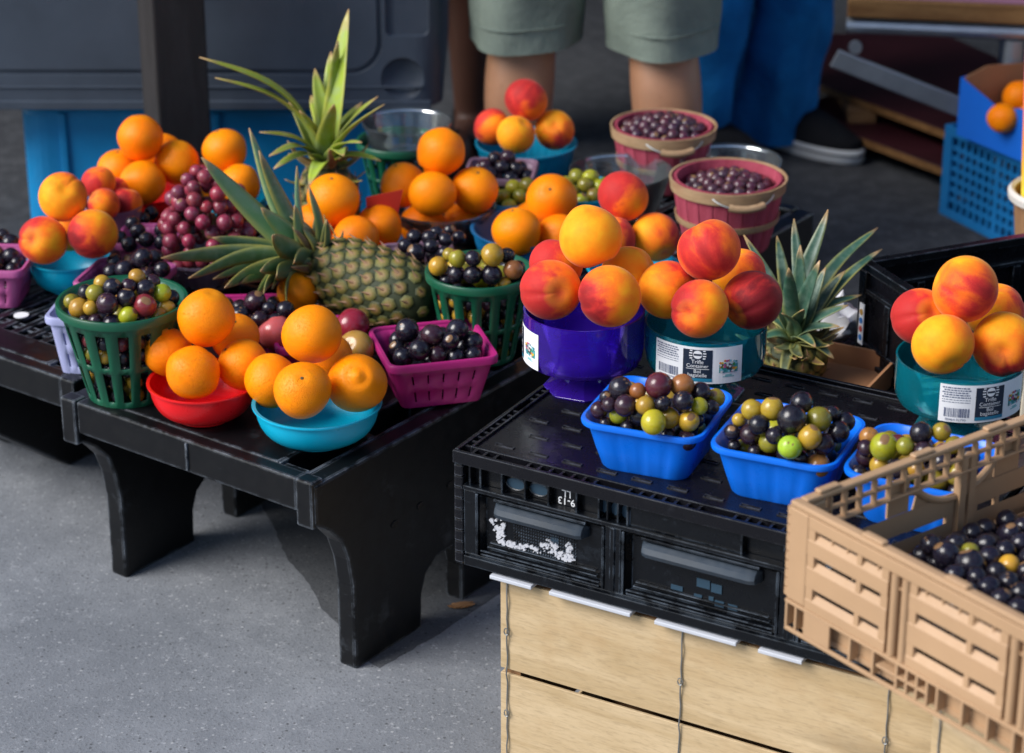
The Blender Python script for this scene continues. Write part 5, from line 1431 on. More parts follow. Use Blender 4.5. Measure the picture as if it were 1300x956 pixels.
for i in range(23):
    for j in range(14):
        a, b = .030 + i * .0235, .035 + j * .0245
        if (a - .25) ** 2 / .23 ** 2 + (b - .22) ** 2 / .18 ** 2 > 1.1 : continue
        px, py = tan_o.x + a * math.cos(tan_a) - b * math.sin(tan_a), tan_o.y + a * math.sin(tan_a) + b * math.cos(tan_a)
        for zz in (.480, .502): fill_ball(px + rf.uniform(-.003, .003), py + rf.uniform(-.003, .003), zz + rf.uniform(-.003, .003), .0122, fill2)
ft_ = NT('muscadine_mixed')
isl = ft_.n('ShaderNodeNewGeometry').outputs['Random Per Island']
ft_.bsdf(Base_Color=ft_.ramp(isl, [(0, (.008, .006, .012)), (.58, (.026, .008, .016)), (.66, (.36, .21, .02)), (.82, (.22, .19, .015)), (.93, (.10, .015, .02))], 'CONSTANT'), Roughness=.28)
fm = ft_.m
tag(fill.build('muscadine_mass', fm, smooth=True, ang=180), 'mixed muscadines packed below the top layer in green baskets and blue punnets', 'muscadines', None, 'stuff')
tag(fill2.build('muscadine_mass', mat_flat('muscadine_dark', (.008, .006, .012), .25), smooth=True, ang=180), 'dark muscadines packed below the top layer in the tan crate and small baskets', 'muscadines', None, 'stuff')

# heaps in the back rows, laid out as mounds
def mound(x, y, z, rx, ry, n, r, cols, where, group, name='muscadine', meshes=None, h=.03):
    pts = []
    for i in range(n):
        q = math.sqrt((i + .5) / n); a = i * 2.39996
        pts.append([x + rx * q * math.cos(a), y + ry * q * math.sin(a), z + h * (1 - q * q)])
    for it in range(30):
        for i in range(n):
            for j in range(i):
                d = [pts[i][k] - pts[j][k] for k in range(3)]; L = math.sqrt(sum(e * e for e in d)) + 1e-6
                if L < 1.9 * r:
                    p = (1.9 * r - L) * .25 / L
                    for k in range(3): pts[i][k] += d[k] * p; pts[j][k] -= d[k] * p
    for p in pts:
        c = rf.choice(cols)
        rr = r * rf.uniform(.92, 1.06)
        if name == 'muscadine': musc(*p, rr, c, where, group)
        else: place(name, meshes, *p, rr, ('dark purple grape', where), 'grape', group, tuple(e * rf.uniform(.7, 1.3) for e in (.055, .009, .022)))
mound(-.018, 3.690, ZT + .068, .042, .040, 16, .0125, 'ddp', 'mauve basket in the back', 'muscadines in the mauve basket', h=.022)
mound(.012, 3.598, ZT + .056, .034, .032, 12, .0125, 'ogo', 'teal basket of green fruit', 'muscadines in the teal basket', h=.018)
mound(.113, 3.605, ZT + .070, .046, .046, 16, .0125, 'ogo', 'cyan bowl of green fruit', 'muscadines in the cyan bowl', h=.020)
mound(.252, 3.838, ZT + .094, .066, .066, 44, .0098, 'd', 'rear wooden bushel basket', 'grapes in the rear bushel basket', 'grape', GRM, h=.020)
mound(.338, 3.568, ZT + .090, .064, .064, 46, .0098, 'd', 'wooden bushel basket with the handle', 'grapes in the bushel basket with the handle', 'grape', GRM, h=.016)
fb = MB()
for (x, y, z, r) in ((.255, 3.905, ZT + .070, .068), (.350, 3.566, ZT + .078, .058)):
    pass
# red grapes: one bunch on the lilac bowl
t = thing('grape_bunch', 'heaped bunch of red grapes in the lilac see-through bowl', 'grapes', (-.456, 3.40, .358))
pts = []
for i in range(84):
    f = (i + .5) / 84
    th = math.acos(1 - 1.25 * f); a = i * 2.39996
    pts.append([.062 * math.sin(th) * math.cos(a) + rf.uniform(-.009, .009), .052 * math.sin(th) * math.sin(a) + rf.uniform(-.006, .006), .006 + .118 * max(math.cos(th), -.1) * .92 + rf.uniform(-.008, .008)])
for it in range(20):
    for i in range(len(pts)):
        for j in range(i):
            d = [pts[i][k] - pts[j][k] for k in range(3)]; L = math.sqrt(sum(e * e for e in d)) + 1e-6
            if L < .0205:
                p = (.0205 - L) * .25 / L
                for k in range(3): pts[i][k] += d[k] * p; pts[j][k] -= d[k] * p
for p in pts:
    o = inst('grape', rf.choice(GRM), p, .0114 * rf.uniform(.86, 1.08), (rf.uniform(0, 3), rf.uniform(0, 3), 0), t, tuple(e * rf.uniform(.75, 1.3) for e in (.24, .020, .045)))
sb = MB()
for i in range(16):
    a = i * 2.4; q = rf.uniform(.3, 1)
    sb.tube([(0, 0, .01), (.02 * q * math.cos(a), .018 * q * math.sin(a), .05), (.045 * q * math.cos(a), .04 * q * math.sin(a), .05 + .055 * (1 - q * .6))], .0012, 5)
sb.build('stem', STEM, t)

# labels that single out each small fruit: row by depth, then order from the left within its kind
ORD = ['first', 'second', 'third', 'fourth', 'fifth', 'sixth', 'seventh', 'eighth', 'ninth', 'tenth', 'eleventh', 'twelfth', 'thirteenth', 'fourteenth', 'fifteenth']
ROWS = ['front row', 'second row', 'third row', 'fourth row', 'back row']
for where, L in PENDING.items():
    L.sort(key=lambda q: q[1].location.y)
    nrow = 5 if len(L) > 22 else 3
    rows = {}
    for i, (kind, o) in enumerate(L):
        rr = int(i * nrow / len(L))
        nm = (ROWS if nrow == 5 else ['front row', 'middle row', 'back row'])[rr]
        rows.setdefault((nm, kind), []).append(o)
    for (nm, kind), os_ in rows.items():
        os_.sort(key=lambda o: o.location.x)
        for i, o in enumerate(os_):
            if len(os_) == 1: o['label'] = 'only %s in the %s of the %s' % (kind, nm, where)
            else: o['label'] = '%s %s from the left, %s, %s' % (ORD[i], kind, nm, where)

# ================================================================== PINEAPPLES
def leaf_mesh(base, tip, width, sag, up, seg=12):
    twist = rf.uniform(-.05, .05)
    b, tp = Vector(base), Vector(tip)
    d = tp - b; L = d.length
    dn = d.normalized()
    side = dn.cross(Vector(up)).normalized(); nn = side.cross(dn).normalized()
    mb = MB(); al, sd = [], []
    for i in range(seg + 1):
        q = i / seg
        c = b + d * q + nn * (sag * 1.7 * L * math.sin(math.pi * q) * (1 - .25 * q)) + side * (twist * L * math.sin(math.pi * q * 1.4))
        wv = width * (.55 + .45 * min(1, q * 4)) * (1 - q ** 2.6) ** .8 + .0004
        for j in range(5):
            e = (j - 2) / 2
            mb.v.append(tuple(c + side * (wv * e) + nn * (wv * .42 * e * e * (1 - q * .5)) ))
            al.append(q); sd.append(abs(e))
    for i in range(seg):
        for j in range(4):
            a = i * 5 + j
            mb.face((a, a + 1, a + 6, a + 5))
    me = bpy.data.meshes.new('leaf')
    me.from_pydata(mb.v, [], mb.f)
    me.materials.append(LEAF)
    for p in me.polygons: p.use_smooth = True
    for nm, vals in (('along', al), ('side', sd)):
        at_ = me.attributes.new(nm, 'FLOAT', 'POINT'); at_.data.foreach_set('value', vals)
    return me
hexm = MB()
for (r_, z_) in ((1.0, .0), (.80, .22), (.45, .36), (.16, .40)):
    hexm.v += [(r_ * math.cos(R(30 + 60 * i)), r_ * math.sin(R(30 + 60 * i)), z_ + (.05 if i in (4,) else 0)) for i in range(6)]
for k in range(3):
    for i in range(6): hexm.face((k * 6 + i, k * 6 + (i + 1) % 6, k * 6 + 6 + (i + 1) % 6, k * 6 + 6 + i))
hexm.face([18 + i for i in range(6)])
b0 = len(hexm.v)
hexm.v += [(.22, .0, .30), (-.22, .0, .30), (0, -.14, .50), (.05, 1.0, 1.15)]
for f in ((0, 1, 3), (1, 2, 3), (2, 0, 3)): hexm.face([b0 + i for i in f])
EYEM = hexm.mesh('eye', EYE, True, 40)
def pineapple(label, A, B, rad, leaves, tint, n_eyes, shaggy=24, wmul=1.0, eye=.0095):
    """A = crown end, B = far end of the fruit (world); leaves = tips in world space"""
    A, B = Vector(A), Vector(B)
    ax = (A - B); Ln = ax.length; ax.normalize()
    t = thing('pineapple', label, 'pineapple', tuple(B))
    q = ax.to_track_quat('Z', 'Y')
    def prof(u):   # radius along the fruit, u = 0 at the far end
        return rad * (max(0., 1 - (abs(u - .5) / .53) ** 3.2)) ** .55
    rings = []
    for i in range(17):
        u = .01 + .98 * i / 16
        rr = prof(u) * .95
        rings.append([tuple(q @ Vector((rr * math.cos(a), rr * math.sin(a), u * Ln))) for a in (2 * math.pi * k / 24 for k in range(24))])
    MB().rings(rings, True, True, True).build('flesh', CORE, t, smooth=True, ang=180)
    # area-even spiral of eyes
    us = [i / 200 for i in range(201)]; cum = [0]
    for i in range(200): cum.append(cum[-1] + prof(us[i] + .0025))
    k = 0
    for i in range(n_eyes):
        tgt = (i + .5) / n_eyes * cum[-1]
        while cum[k + 1] < tgt: k += 1
        u = us[k] + (tgt - cum[k]) / (cum[k + 1] - cum[k]) / 200
        a = i * 2.39996
        rr = prof(u)
        du = (prof(min(1, u + .01)) - prof(max(0, u - .01))) / (.02 * Ln)
        nrm = Vector((math.cos(a), math.sin(a), -du)).normalized()
        tang = Vector((-math.sin(a), math.cos(a), 0))
        M3 = Matrix((tang, nrm.cross(tang), nrm)).transposed()
        rot = q.to_matrix() @ M3
        o = bpy.data.objects.new('eye', EYEM); col.objects.link(o); o.parent = t
        p = q @ Vector((rr * .945 * math.cos(a), rr * .945 * math.sin(a), u * Ln))
        s = eye * (.55 + .45 * min(1, rr / rad * 1.05)) * rf.uniform(.95, 1.06)
        o.matrix_local = Matrix.Translation(p) @ rot.to_4x4() @ Matrix.Diagonal((s, s, s * .62, 1))
    loc = Vector(B)
    base = A - ax * .004
    def add(tip, width, sag, up, c):
        me = leaf_mesh(base - loc + (Vector(tip) - base).normalized() * .004, Vector(tip) - loc, width, sag, up)
        o = bpy.data.objects.new('leaf', me); col.objects.link(o); o.parent = t
        k_ = rf.uniform(.6, 1.5)
        o.color = (*[min(1, e * k_) for e in c], 1)
        sm = o.modifiers.new('thick', 'SOLIDIFY'); sm.thickness = .0012
        return o
    for (tip, width, sag) in leaves:
        add(tip, width * wmul, sag, ax if abs((Vector(tip) - base).normalized().dot(ax)) < .96 else Vector((0, .3, 1)), tint)
    for i in range(shaggy):     # short outer leaves round the neck
        a = i * 2.39996; el = rf.uniform(-.1, .75)
        d = q @ Vector((math.cos(a), math.sin(a), el))
        add(base + ax * rf.uniform(-.010, .012) + d.normalized() * rf.uniform(.050, .085), .0075, rf.uniform(-.25, .05), ax, (tint[0] * .9 + .05, tint[1] * .75 + .03, tint[2] * .8) if i % 2 else (.17, .10, .045))
    return t
def LV(L, w0=.0125, s0=.03):
    return [(p, w, s) for (p, w, s) in L]
L1 = [((-.484, 3.12, .454), .0125, .06), ((-.433, 3.20, .57), .0150, .03), ((-.381, 3.30, .578), .0125, .02), ((-.356, 3.25, .565), .0135, .03), ((-.423, 3.20, .453), .0115, .08), ((-.397, 3.10, .415), .0125, .08),
      ((-.447, 3.12, .431), .0105, .08), ((-.362, 3.12, .383), .0095, .10), ((-.337, 3.15, .395), .0085, .1), ((-.316, 3.35, .507), .0095, .03), ((-.286, 3.25, .512), .0085, -.05), ((-.331, 3.12, .483), .0140, .05),
      ((-.326, 3.10, .427), .0130, .08), ((-.313, 3.12, .375), .009, .1), ((-.262, 3.20, .478), .008, -.08), ((-.347, 3.10, .438), .012, .06), ((-.36, 3.33, .52), .011, .03), ((-.39, 3.34, .47), .011, .05),
      ((-.35, 3.20, .50), .013, .03), ((-.335, 3.16, .46), .012, .03), ((-.38, 3.14, .40), .010, .09), ((-.345, 3.10, .40), .010, .1), ((-.30, 3.12, .45), .011, .05), ((-.31, 3.22, .49), .011, .02), ((-.42, 3.16, .405), .009, .09)]
pineapple('whole pineapple lying on its side with its grey-green crown to the left', (-.284, 3.25, .392), (-.110, 3.14, .370), .058, L1, (.095, .20, .095), 128, 44, 1.2, .0122)
L2 = [((-.246, 3.60, .673), .0150, .02), ((-.276, 3.62, .601), .0125, .02), ((-.469, 3.50, .63), .0150, .10), ((-.443, 3.47, .605), .0140, .10), ((-.194, 3.50, .553), .0120, .05), ((-.205, 3.55, .550), .0115, .07), ((-.382, 3.50, .509), .010, .10),
      ((-.367, 3.45, .489), .010, .12), ((-.349, 3.60, .525), .011, .05), ((-.31, 3.65, .522), .011, .03), ((-.224, 3.45, .51), .010, .08), ((-.202, 3.50, .462), .0095, .12), ((-.356, 3.45, .467), .010, .13), ((-.301, 3.43, .449), .010, .12),
      ((-.245, 3.42, .50), .011, .08), ((-.270, 3.48, .56), .012, .03), ((-.300, 3.60, .58), .012, .03), ((-.325, 3.50, .545), .012, .06), ((-.235, 3.62, .52), .011, .06), ((-.26, 3.58, .63), .013, .02)]
pineapple('pineapple standing upright behind the oranges with tall yellow-green leaves', (-.288, 3.55, .437), (-.285, 3.555, .308), .050, L2, (.24, .32, .03), 84, 20, 1.3, .0118)
L3 = [((.422, 3.08, .538), .0125, .03), ((.39, 3.10, .516), .0110, .03), ((.318, 3.10, .493), .0085, .06), ((.317, 3.05, .481), .0080, .08), ((.505, 3.15, .486), .0105, .10), ((.51, 3.10, .47), .0095, .10), ((.473, 3.05, .427), .0090, .12),
      ((.329, 3.00, .381), .009, .12), ((.435, 2.97, .41), .0095, .10), ((.402, 2.95, .39), .0105, .10), ((.364, 2.98, .491), .0125, .03), ((.408, 3.00, .494), .0130, .02), ((.453, 3.05, .458), .0115, .07), ((.367, 3.15, .472), .010, .05),
      ((.432, 2.97, .365), .009, .12), ((.349, 3.05, .394), .009, .1), ((.39, 3.04, .50), .012, .02), ((.425, 3.03, .47), .0115, .04), ((.36, 2.97, .43), .011, .06), ((.385, 2.96, .44), .012, .05), ((.45, 3.0, .43), .0105, .08)]
pineapple('pineapple in the brown cardboard box with spreading blue-green leaves', (.383, 3.02, .372), (.388, 3.045, .312), .046, L3, (.028, .080, .052), 56, 26, .95, .0108)

# ================================================================== BACKGROUND
# charcoal deck box on a blue tub
def deck_box():
    W, H0, H1, y = .94, .345, .70, 4.15
    t = thing('deck_box', 'large charcoal plastic deck box with moulded front behind the timber post', 'deck box', (-.60, y, H0))
    x0, x1 = -.475, .475
    # front built as a frame round a sunk centre panel and two dimples
    def rr2(w, h, r, cx, cz): return [(cx + p[0], cz + p[1]) for p in rrect(w, h, r, 8)]
    body = MB().prism(rrect(.95, .55, .045, 6), 'z', 0, H1 - H0).build('body', CHAR, t)
    for v in body.data.vertices: v.co.y += .275
    def cut(mb):
        c = mb.build('cutter', CHAR, t)
        m = body.modifiers.new('cut', 'BOOLEAN'); m.operation = 'DIFFERENCE'; m.object = c; m.solver = 'EXACT'
        bpy.context.view_layer.update()
        me = bpy.data.meshes.new_from_object(body.evaluated_get(bpy.context.evaluated_depsgraph_get()))
        body.modifiers.clear(); body.data = me
        bpy.data.objects.remove(c)
    groove = MB()
    groove.rings([[(p[0], yy, p[1]) for p in rr2(w_, h_, r_, 0, .375)] for w_, h_, r_, yy in ((.74, .63, .06, -.01), (.74, .63, .06, .006), (.722, .612, .052, .006), (.722, .612, .052, -.01))], True, loop=True)
    cut(groove)
    for sx in (-1, 1):
        d = MB()
        n_, rr_ = 32, .040
        d.rings([[(sx * .405 + math.sin(ph) * rr_ * math.cos(a), -.004 + .020 * math.cos(ph), .052 + math.sin(ph) * rr_ * math.sin(a)) for a in (2 * math.pi * i / n_ for i in range(n_))] for ph in (.12, .4, .8, 1.2, 1.6, 2.0, 2.5, 3.0)], True, True, True)
        cut(d)
        p = MB()
        p.rings([[(q[0], yy, q[1]) for q in rr2(w_, .31, .012, sx * .415, .285)] for w_, yy in ((.082, -.01), (.074, .010))], True, True, True)
        cut(p)
    bm_ = bmesh.new(); bm_.from_mesh(body.data)
    for f_ in bm_.faces: f_.smooth = True
    for e_ in bm_.edges:
        if len(e_.link_faces) == 2 and e_.calc_face_angle(0) > R(38): e_.smooth = False
    bm_.to_mesh(body.data); bm_.free()
    bv_ = body.modifiers.new('soft', 'BEVEL'); bv_.width = .004; bv_.segments = 2; bv_.limit_method = 'ANGLE'; bv_.angle_limit = R(38)
    ring = lambda pts, yy: [(p[0], yy, p[1]) for p in pts]
    b = MB()
    b.box(-.455, .455, -.006, .006, -.004, .012).box(-.44, .44, -.003, .006, .0355, .0385)
    b.build('bottom_lip', CHAR, t, bevel=.004)
    MB().prism(rrect(.99, .59, .05, 6), 'z', H1 - H0 + .001, H1 - H0 + .05).build('lid', CHAR, t, bevel=.012).location = (0, .287, 0)
    # worn moulded badge
    bd = MB()
    bd.rings([ring([(.04 + .085 * math.cos(a), .236 + .034 * math.sin(a)) for a in (2 * math.pi * i / 36 for i in range(36))], yy) for yy in (.002, -.0012)], True, False, True)
    bd.tube([(.04 + .083 * math.cos(a), -.0012, .236 + .033 * math.sin(a)) for a in (2 * math.pi * i / 40 for i in range(40))], .0022, 6, loop=True)
    bd.build('badge', CHAR, t, smooth=True)
    vs, fs = text_polys('Rey', .052)
    tm = MB(); tm.v = [(.04 + x, -.0018, .220 + y) for x, y, z in vs]; tm.f = fs; tm.mi = [0] * len(fs)
    tm.build('badge_lettering', CHAR, t, solid=.003)
deck_box()
def tub():
    t = thing('plastic_tub', 'big blue plastic tub that carries the charcoal deck box', 'tub', (-.565, 4.16, .0))
    MB().prism(rrect(.74, .40, .05, 6), 'z', .01, .318).build('body', TUB, t, bevel=.01).location = (.035, .25, 0)
    rb = MB()
    rb.prism(rrect(.76, .42, .055, 6), 'z', .3185, .3395)
    rb.build('rim', TUB, t, bevel=.005).location = (.035, .25, 0)
    f = MB()
    for x in (-.26, .02, .30): MB().box(x, x + .014, .043, .052, .02, .315).build('rib', TUB, t, bevel=.003)
    pass
tub()

# ---------------------------------------------------------------- people
def body(t, joints, edges, root, m):
    me = bpy.data.meshes.new('body')
    names = list(joints)
    me.from_pydata([joints[n][0] for n in names], [(names.index(a), names.index(b)) for a, b in edges], [])
    me.materials.append(m)
    o = bpy.data.objects.new('body', me); col.objects.link(o); o.parent = t
    sk = o.modifiers.new('skin', 'SKIN')
    for i, n in enumerate(names):
        d = me.skin_vertices[0].data[i]
        r_ = joints[n][1]
        d.radius = r_ if isinstance(r_, tuple) else (r_, r_)
        d.use_root = (n == root)
    sk.use_smooth_shade = True
    sb_ = o.modifiers.new('sub', 'SUBSURF'); sb_.levels = 2; sb_.render_levels = 2
    return o
def person(label, loc, rz, skin, feet, height=1.76, short=True, trouser=SHORTS, hair=HAIR, shoe=None):
    """feet: ((lx, ly), (rx, ry)) in local space; faces local -y"""
    t = thing('person', label, 'person', loc, rz)
    s = height / 1.76
    J = {'pelvis': ((0, 0, .95 * s), (.135, .11)), 'waist': ((0, .01, 1.10 * s), (.125, .10)), 'chest': ((0, .0, 1.32 * s), (.16, .115)), 'neck0': ((0, .01, 1.47 * s), .06), 'neck1': ((0, -.005, 1.54 * s), .05),
         'head': ((0, -.02, 1.64 * s), (.075, .092)), 'crown': ((0, -.01, 1.73 * s), (.06, .075))}
    E_ = [('pelvis', 'waist'), ('waist', 'chest'), ('chest', 'neck0'), ('neck0', 'neck1'), ('neck1', 'head'), ('head', 'crown')]
    for k, (sx, (fx, fy)) in enumerate(zip((-1, 1), feet)):
        n = 'lr'[k]
        hx = sx * .095
        J['hip' + n] = ((hx, 0, .88 * s), .092)
        J['knee' + n] = ((hx * .5 + fx * .5, fy * .45 - .02, .49 * s), (.060, .064))
        J['calf' + n] = ((hx * .3 + fx * .7, fy * .75 + .02, .36 * s), (.064, .071))
        J['ankle' + n] = ((fx, fy + .01, .09 * s), (.036, .042))
        J['heel' + n] = ((fx, fy + .0, .045), (.034, .038))
        J['ball' + n] = ((fx + sx * .015, fy - .13, .032), (.044, .028))
        J['toe' + n] = ((fx + sx * .02, fy - .19, .024), (.036, .020))
        E_ += [('pelvis', 'hip' + n), ('hip' + n, 'knee' + n), ('knee' + n, 'calf' + n), ('calf' + n, 'ankle' + n), ('ankle' + n, 'heel' + n), ('heel' + n, 'ball' + n), ('ball' + n, 'toe' + n)]
        J['sho' + n] = ((sx * .18, .01, 1.42 * s), .062)
        J['elb' + n] = ((sx * .25, .03, 1.13 * s), .043)
        J['wri' + n] = ((sx * .26, -.05, .89 * s), (.028, .034))
        J['palm' + n] = ((sx * .26, -.07, .81 * s), (.020, .040))
        E_ += [('chest', 'sho' + n), ('sho' + n, 'elb' + n), ('elb' + n, 'wri' + n), ('wri' + n, 'palm' + n)]
        for f, (dy, ln) in enumerate(((-.030, .070), (-.010, .080), (.010, .076), (.028, .060))):
            J['fa%d' % f + n] = ((sx * .258, -.078 + dy, .775 * s), .0085)
            J['fb%d' % f + n] = ((sx * .252, -.082 + dy, .775 * s - ln * .55), .008)
            J['fc%d' % f + n] = ((sx * .240, -.080 + dy, .775 * s - ln), .007)
            E_ += [('palm' + n, 'fa%d' % f + n), ('fa%d' % f + n, 'fb%d' % f + n), ('fb%d' % f + n, 'fc%d' % f + n)]
        J['ta' + n] = ((sx * .245, -.115, .83 * s), .010); J['tb' + n] = ((sx * .235, -.135, .79 * s), .0085)
        E_ += [('wri' + n, 'ta' + n), ('ta' + n, 'tb' + n)]
    body(t, J, E_, 'pelvis', skin)
    # head: hair cap, eyes, nose, mouth, ears
    hz = 1.655 * s
    MB().lathe([(.0, .118), (.05, .108), (.083, .070), (.094, .020), (.090, -.02), (.085, -.02), (.0, .09)], 24).build('hair', hair, t, smooth=True).location = (0, .012, hz)
    e = MB()
    for sx in (-1, 1):
        e.lathe([(0, .010), (.008, .007), (.011, 0), (.008, -.007), (0, -.010)], 10)
        for i in range(len(e.v) - 50, len(e.v)):
            x, y, z = e.v[i]; e.v[i] = (x + sx * .032, y - .098, z + hz - .005)
    e.build('eye', PAPER, t, smooth=True)
    MB().tube([(0, -.105, hz), (0, -.125, hz - .035), (0, -.108, hz - .045)], [.008, .014, .008], 8).build('nose', skin, t, smooth=True)
    MB().tube([(-.025, -.096, hz - .072), (0, -.104, hz - .074), (.025, -.096, hz - .072)], .006, 6).build('mouth', mat_lip, t, smooth=True)
    for sx in (-1, 1):
        MB().tube([(sx * .082, .0, hz + .02), (sx * .092, .01, hz), (sx * .082, .0, hz - .03)], [.008, .014, .007], 8).build('ear', skin, t, smooth=True)
    # shirt
    MB().lathe([(.155, -.30), (.160, -.1), (.185, .12), (.20, .20), (.14, .27), (.07, .295)], 28, fn=lambda a, z: 1 - .22 * abs(math.sin(a))).build('shirt', SHIRT, t, smooth=True).location = (0, .005, 1.20 * s)
    for k, sx in enumerate((-1, 1)):
        MB().tube([(sx * .16, .01, 1.43 * s), (sx * .20, .015, 1.33 * s), (sx * .228, .02, 1.22 * s)], [.08, .075, .07], 14).build('sleeve', SHIRT, t, smooth=True)
    # trousers: seat and two wide legs with folds
    def leg_tube(k, zend, w0, w1, name, fold):
        sx = (-1, 1)[k]; n = 'lr'[k]
        hip = Vector(J['hip' + n][0]); kn = Vector(J['knee' + n][0]); an = Vector(J['ankle' + n][0])
        mb = MB(); rs = []
        N = 22
        for i in range(N + 1):
            z = (.93 * s) + (zend - .93 * s) * i / N
            if z > kn.z: q = (hip.z - z) / (hip.z - kn.z); c = hip.lerp(kn, max(0, q))
            else: q = (kn.z - z) / (kn.z - an.z); c = kn.lerp(an, q)
            wv = w0 + (w1 - w0) * i / N
            ring = []
            for j in range(36):
                a = 2 * math.pi * j / 36
                f = 1 + fold * math.sin(a * 3 + z * 7 + k) * (.3 + i / N) + fold * .7 * math.sin(a * 5 - z * 13 + 2 * k) * (i / N) + fold * .5 * math.sin(z * 38 + a * 2)
                ring.append((c.x + wv * f * math.cos(a), c.y + wv * f * 1.02 * math.sin(a), z))
            rs.append(ring)
        rs.append([(c.x + (p[0] - c.x) * .95, c.y + (p[1] - c.y) * .95, p[2] + .003) for p in rs[-1]])
        rs.append([(c.x + (p[0] - c.x) * .93, c.y + (p[1] - c.y) * .93, p[2] + .05) for p in rs[-1]])
        mb.rings(rs).build(name, trouser, t, smooth=True, ang=80)
        if name == 'shorts_leg':
            hm = MB(); base = rs[N]
            hm.tube([(c.x + (p[0] - c.x) * 1.004, c.y + (p[1] - c.y) * 1.004, p[2] + .022) for p in rs[N - 1]], .0018, 5, loop=True)
            hm.build('hem_stitch', trouser, t, smooth=True)
    MB().lathe([(.05, -.16), (.165, -.10), (.178, .0), (.168, .12), (.160, .14)], 28, fn=lambda a, z: 1 - .16 * abs(math.sin(a))).build('trouser_seat', trouser, t, smooth=True).location = (0, 0, .95 * s)
    for k in (0, 1):
        if short: leg_tube(k, .452 * s, .102, .103, 'shorts_leg', .055)
        else: leg_tube(k, .022, .098, .090, 'trouser_leg', .10)
    # shoes or sandals
    for k, (fx, fy) in enumerate(feet):
        sx = (-1, 1)[k]
        def outline(sc, e=0):
            pts = []
            for i in range(28):
                a = 2 * math.pi * i / 28
                x = .050 * math.cos(a) * (1 - .16 * math.sin(a)) * sc + e * math.cos(a); y = .145 * math.sin(a) * sc - .075 + e * math.sin(a)
                pts.append((fx + sx * .008 + x, fy + y))
            return pts
        if shoe:
            so_ = MB(); so_.rings([[(p[0], p[1], z) for p in outline(sc)] for z, sc in ((.003, .97), (.012, 1.0), (.030, 1.0), (.033, .97))], True, True, True)
            so_.build('sole', SOLE, t, smooth=True, ang=50)
            rs = []
            for z, sc in ((.0335, .965), (.05, .94), (.066, .86), (.082, .70), (.092, .50)):
                ring = []
                for p in outline(sc):
                    back = (p[1] - fy + .075) / .145
                    ring.append((p[0], p[1] + (.03 if z > .05 else 0) * (z - .05) / .04, z + .012 * max(0, back) - .012 * max(0, -back) * (z > .06)))
                rs.append(ring)
            MB().rings(rs, True, False, True).build('shoe_upper', SHOE, t, smooth=True, ang=60)
            eg = MB()
            eg.tube([(p[0], p[1], .022) for p in outline(1.0, .0012)], .0016, 5, loop=True)
            eg.build('sole_line', SHOE, t, smooth=True)
        else:
            sd_ = MB(); sd_.rings([[(p[0], p[1], z) for p in outline(1.0)] for z in (.001, .010)], True, True, True)
            sd_.tube([(fx - .052, fy - .12, .012), (fx - .035, fy - .115, .055), (fx, fy - .11, .068), (fx + .045, fy - .115, .05), (fx + .056, fy - .12, .012)], .009, 8)
            sd_.tube([(fx - .048, fy + .02, .012), (fx - .045, fy + .03, .07), (fx, fy + .055, .085), (fx + .045, fy + .03, .07), (fx + .048, fy + .02, .012)], .006, 8)
            sd_.build('sandal', SHOE, t, smooth=True, ang=60)
    return t
mat_lip = mat_flat('lip', (.35, .12, .09), .5)
person('person in grey-green shorts standing with bare legs behind the peaches', (.135, 4.18, 0), R(176), SKIN_L, ((-.165, .02), (.135, -.02)))
person('person in baggy blue jeans and black slip-on shoes with white soles', (.512, 4.92, 0), R(46), SKIN_L, ((-.10, .08), (.09, .0)), 1.74, False, JEANS, HAIR, True)
person('person with dark bare lower legs and sandals standing in the shade', (-.17, 4.98, 0), R(-15), SKIN_D, ((-.10, .02), (.085, .0)), 1.72, True, DARKC)

# ---------------------------------------------------------------- bench, boards, blue crate
def bench():
    p0, p1 = Vector((.655, 4.60, 0)), Vector((1.45, 4.47, 0))
    d = (p1 - p0); L = d.length; a = math.atan2(d.y, d.x)
    t = thing('picnic_bench', 'brown wooden bench with grey metal frame at the back right', 'bench', (p0.x, p0.y, 0), a)
    for i in range(2):
        MB().box(0, L, i * .135, i * .135 + .13, .385, .424).build('seat_plank', BENCH, t, bevel=.004)
    MB().box(.01, L, .004, .262, .4245, .428).build('top_cover', mat_cover, t, bevel=.001)
    f = MB()
    f.tube([(.0, .02, .366), (L, .02, .366)], .016, 10)
    f.tube([(.0, .23, .366), (L, .23, .366)], .016, 10)
    f.build('frame_rail', METAL, t, smooth=True)
    for x in (.325, L - .1):
        for y in (.02, .23):
            MB().tube([(x, y, .35), (x, y, .004)], .019, 12).build('leg', METAL, t, smooth=True)
    b = MB().obox((.155, -.012, .245), (.175, 0, -.062), (0, .006, 0), (.008, 0, .017))
    b.build('brace', METAL, t, bevel=.002)
    MB().tube([(.02, -.004, .33), (.02, -.018, .33)], .013, 10).build('bolt', METAL, t, smooth=True)
mat_cover = mat_flat('mauve_cover', (.30, .13, .20), .7)
bench()
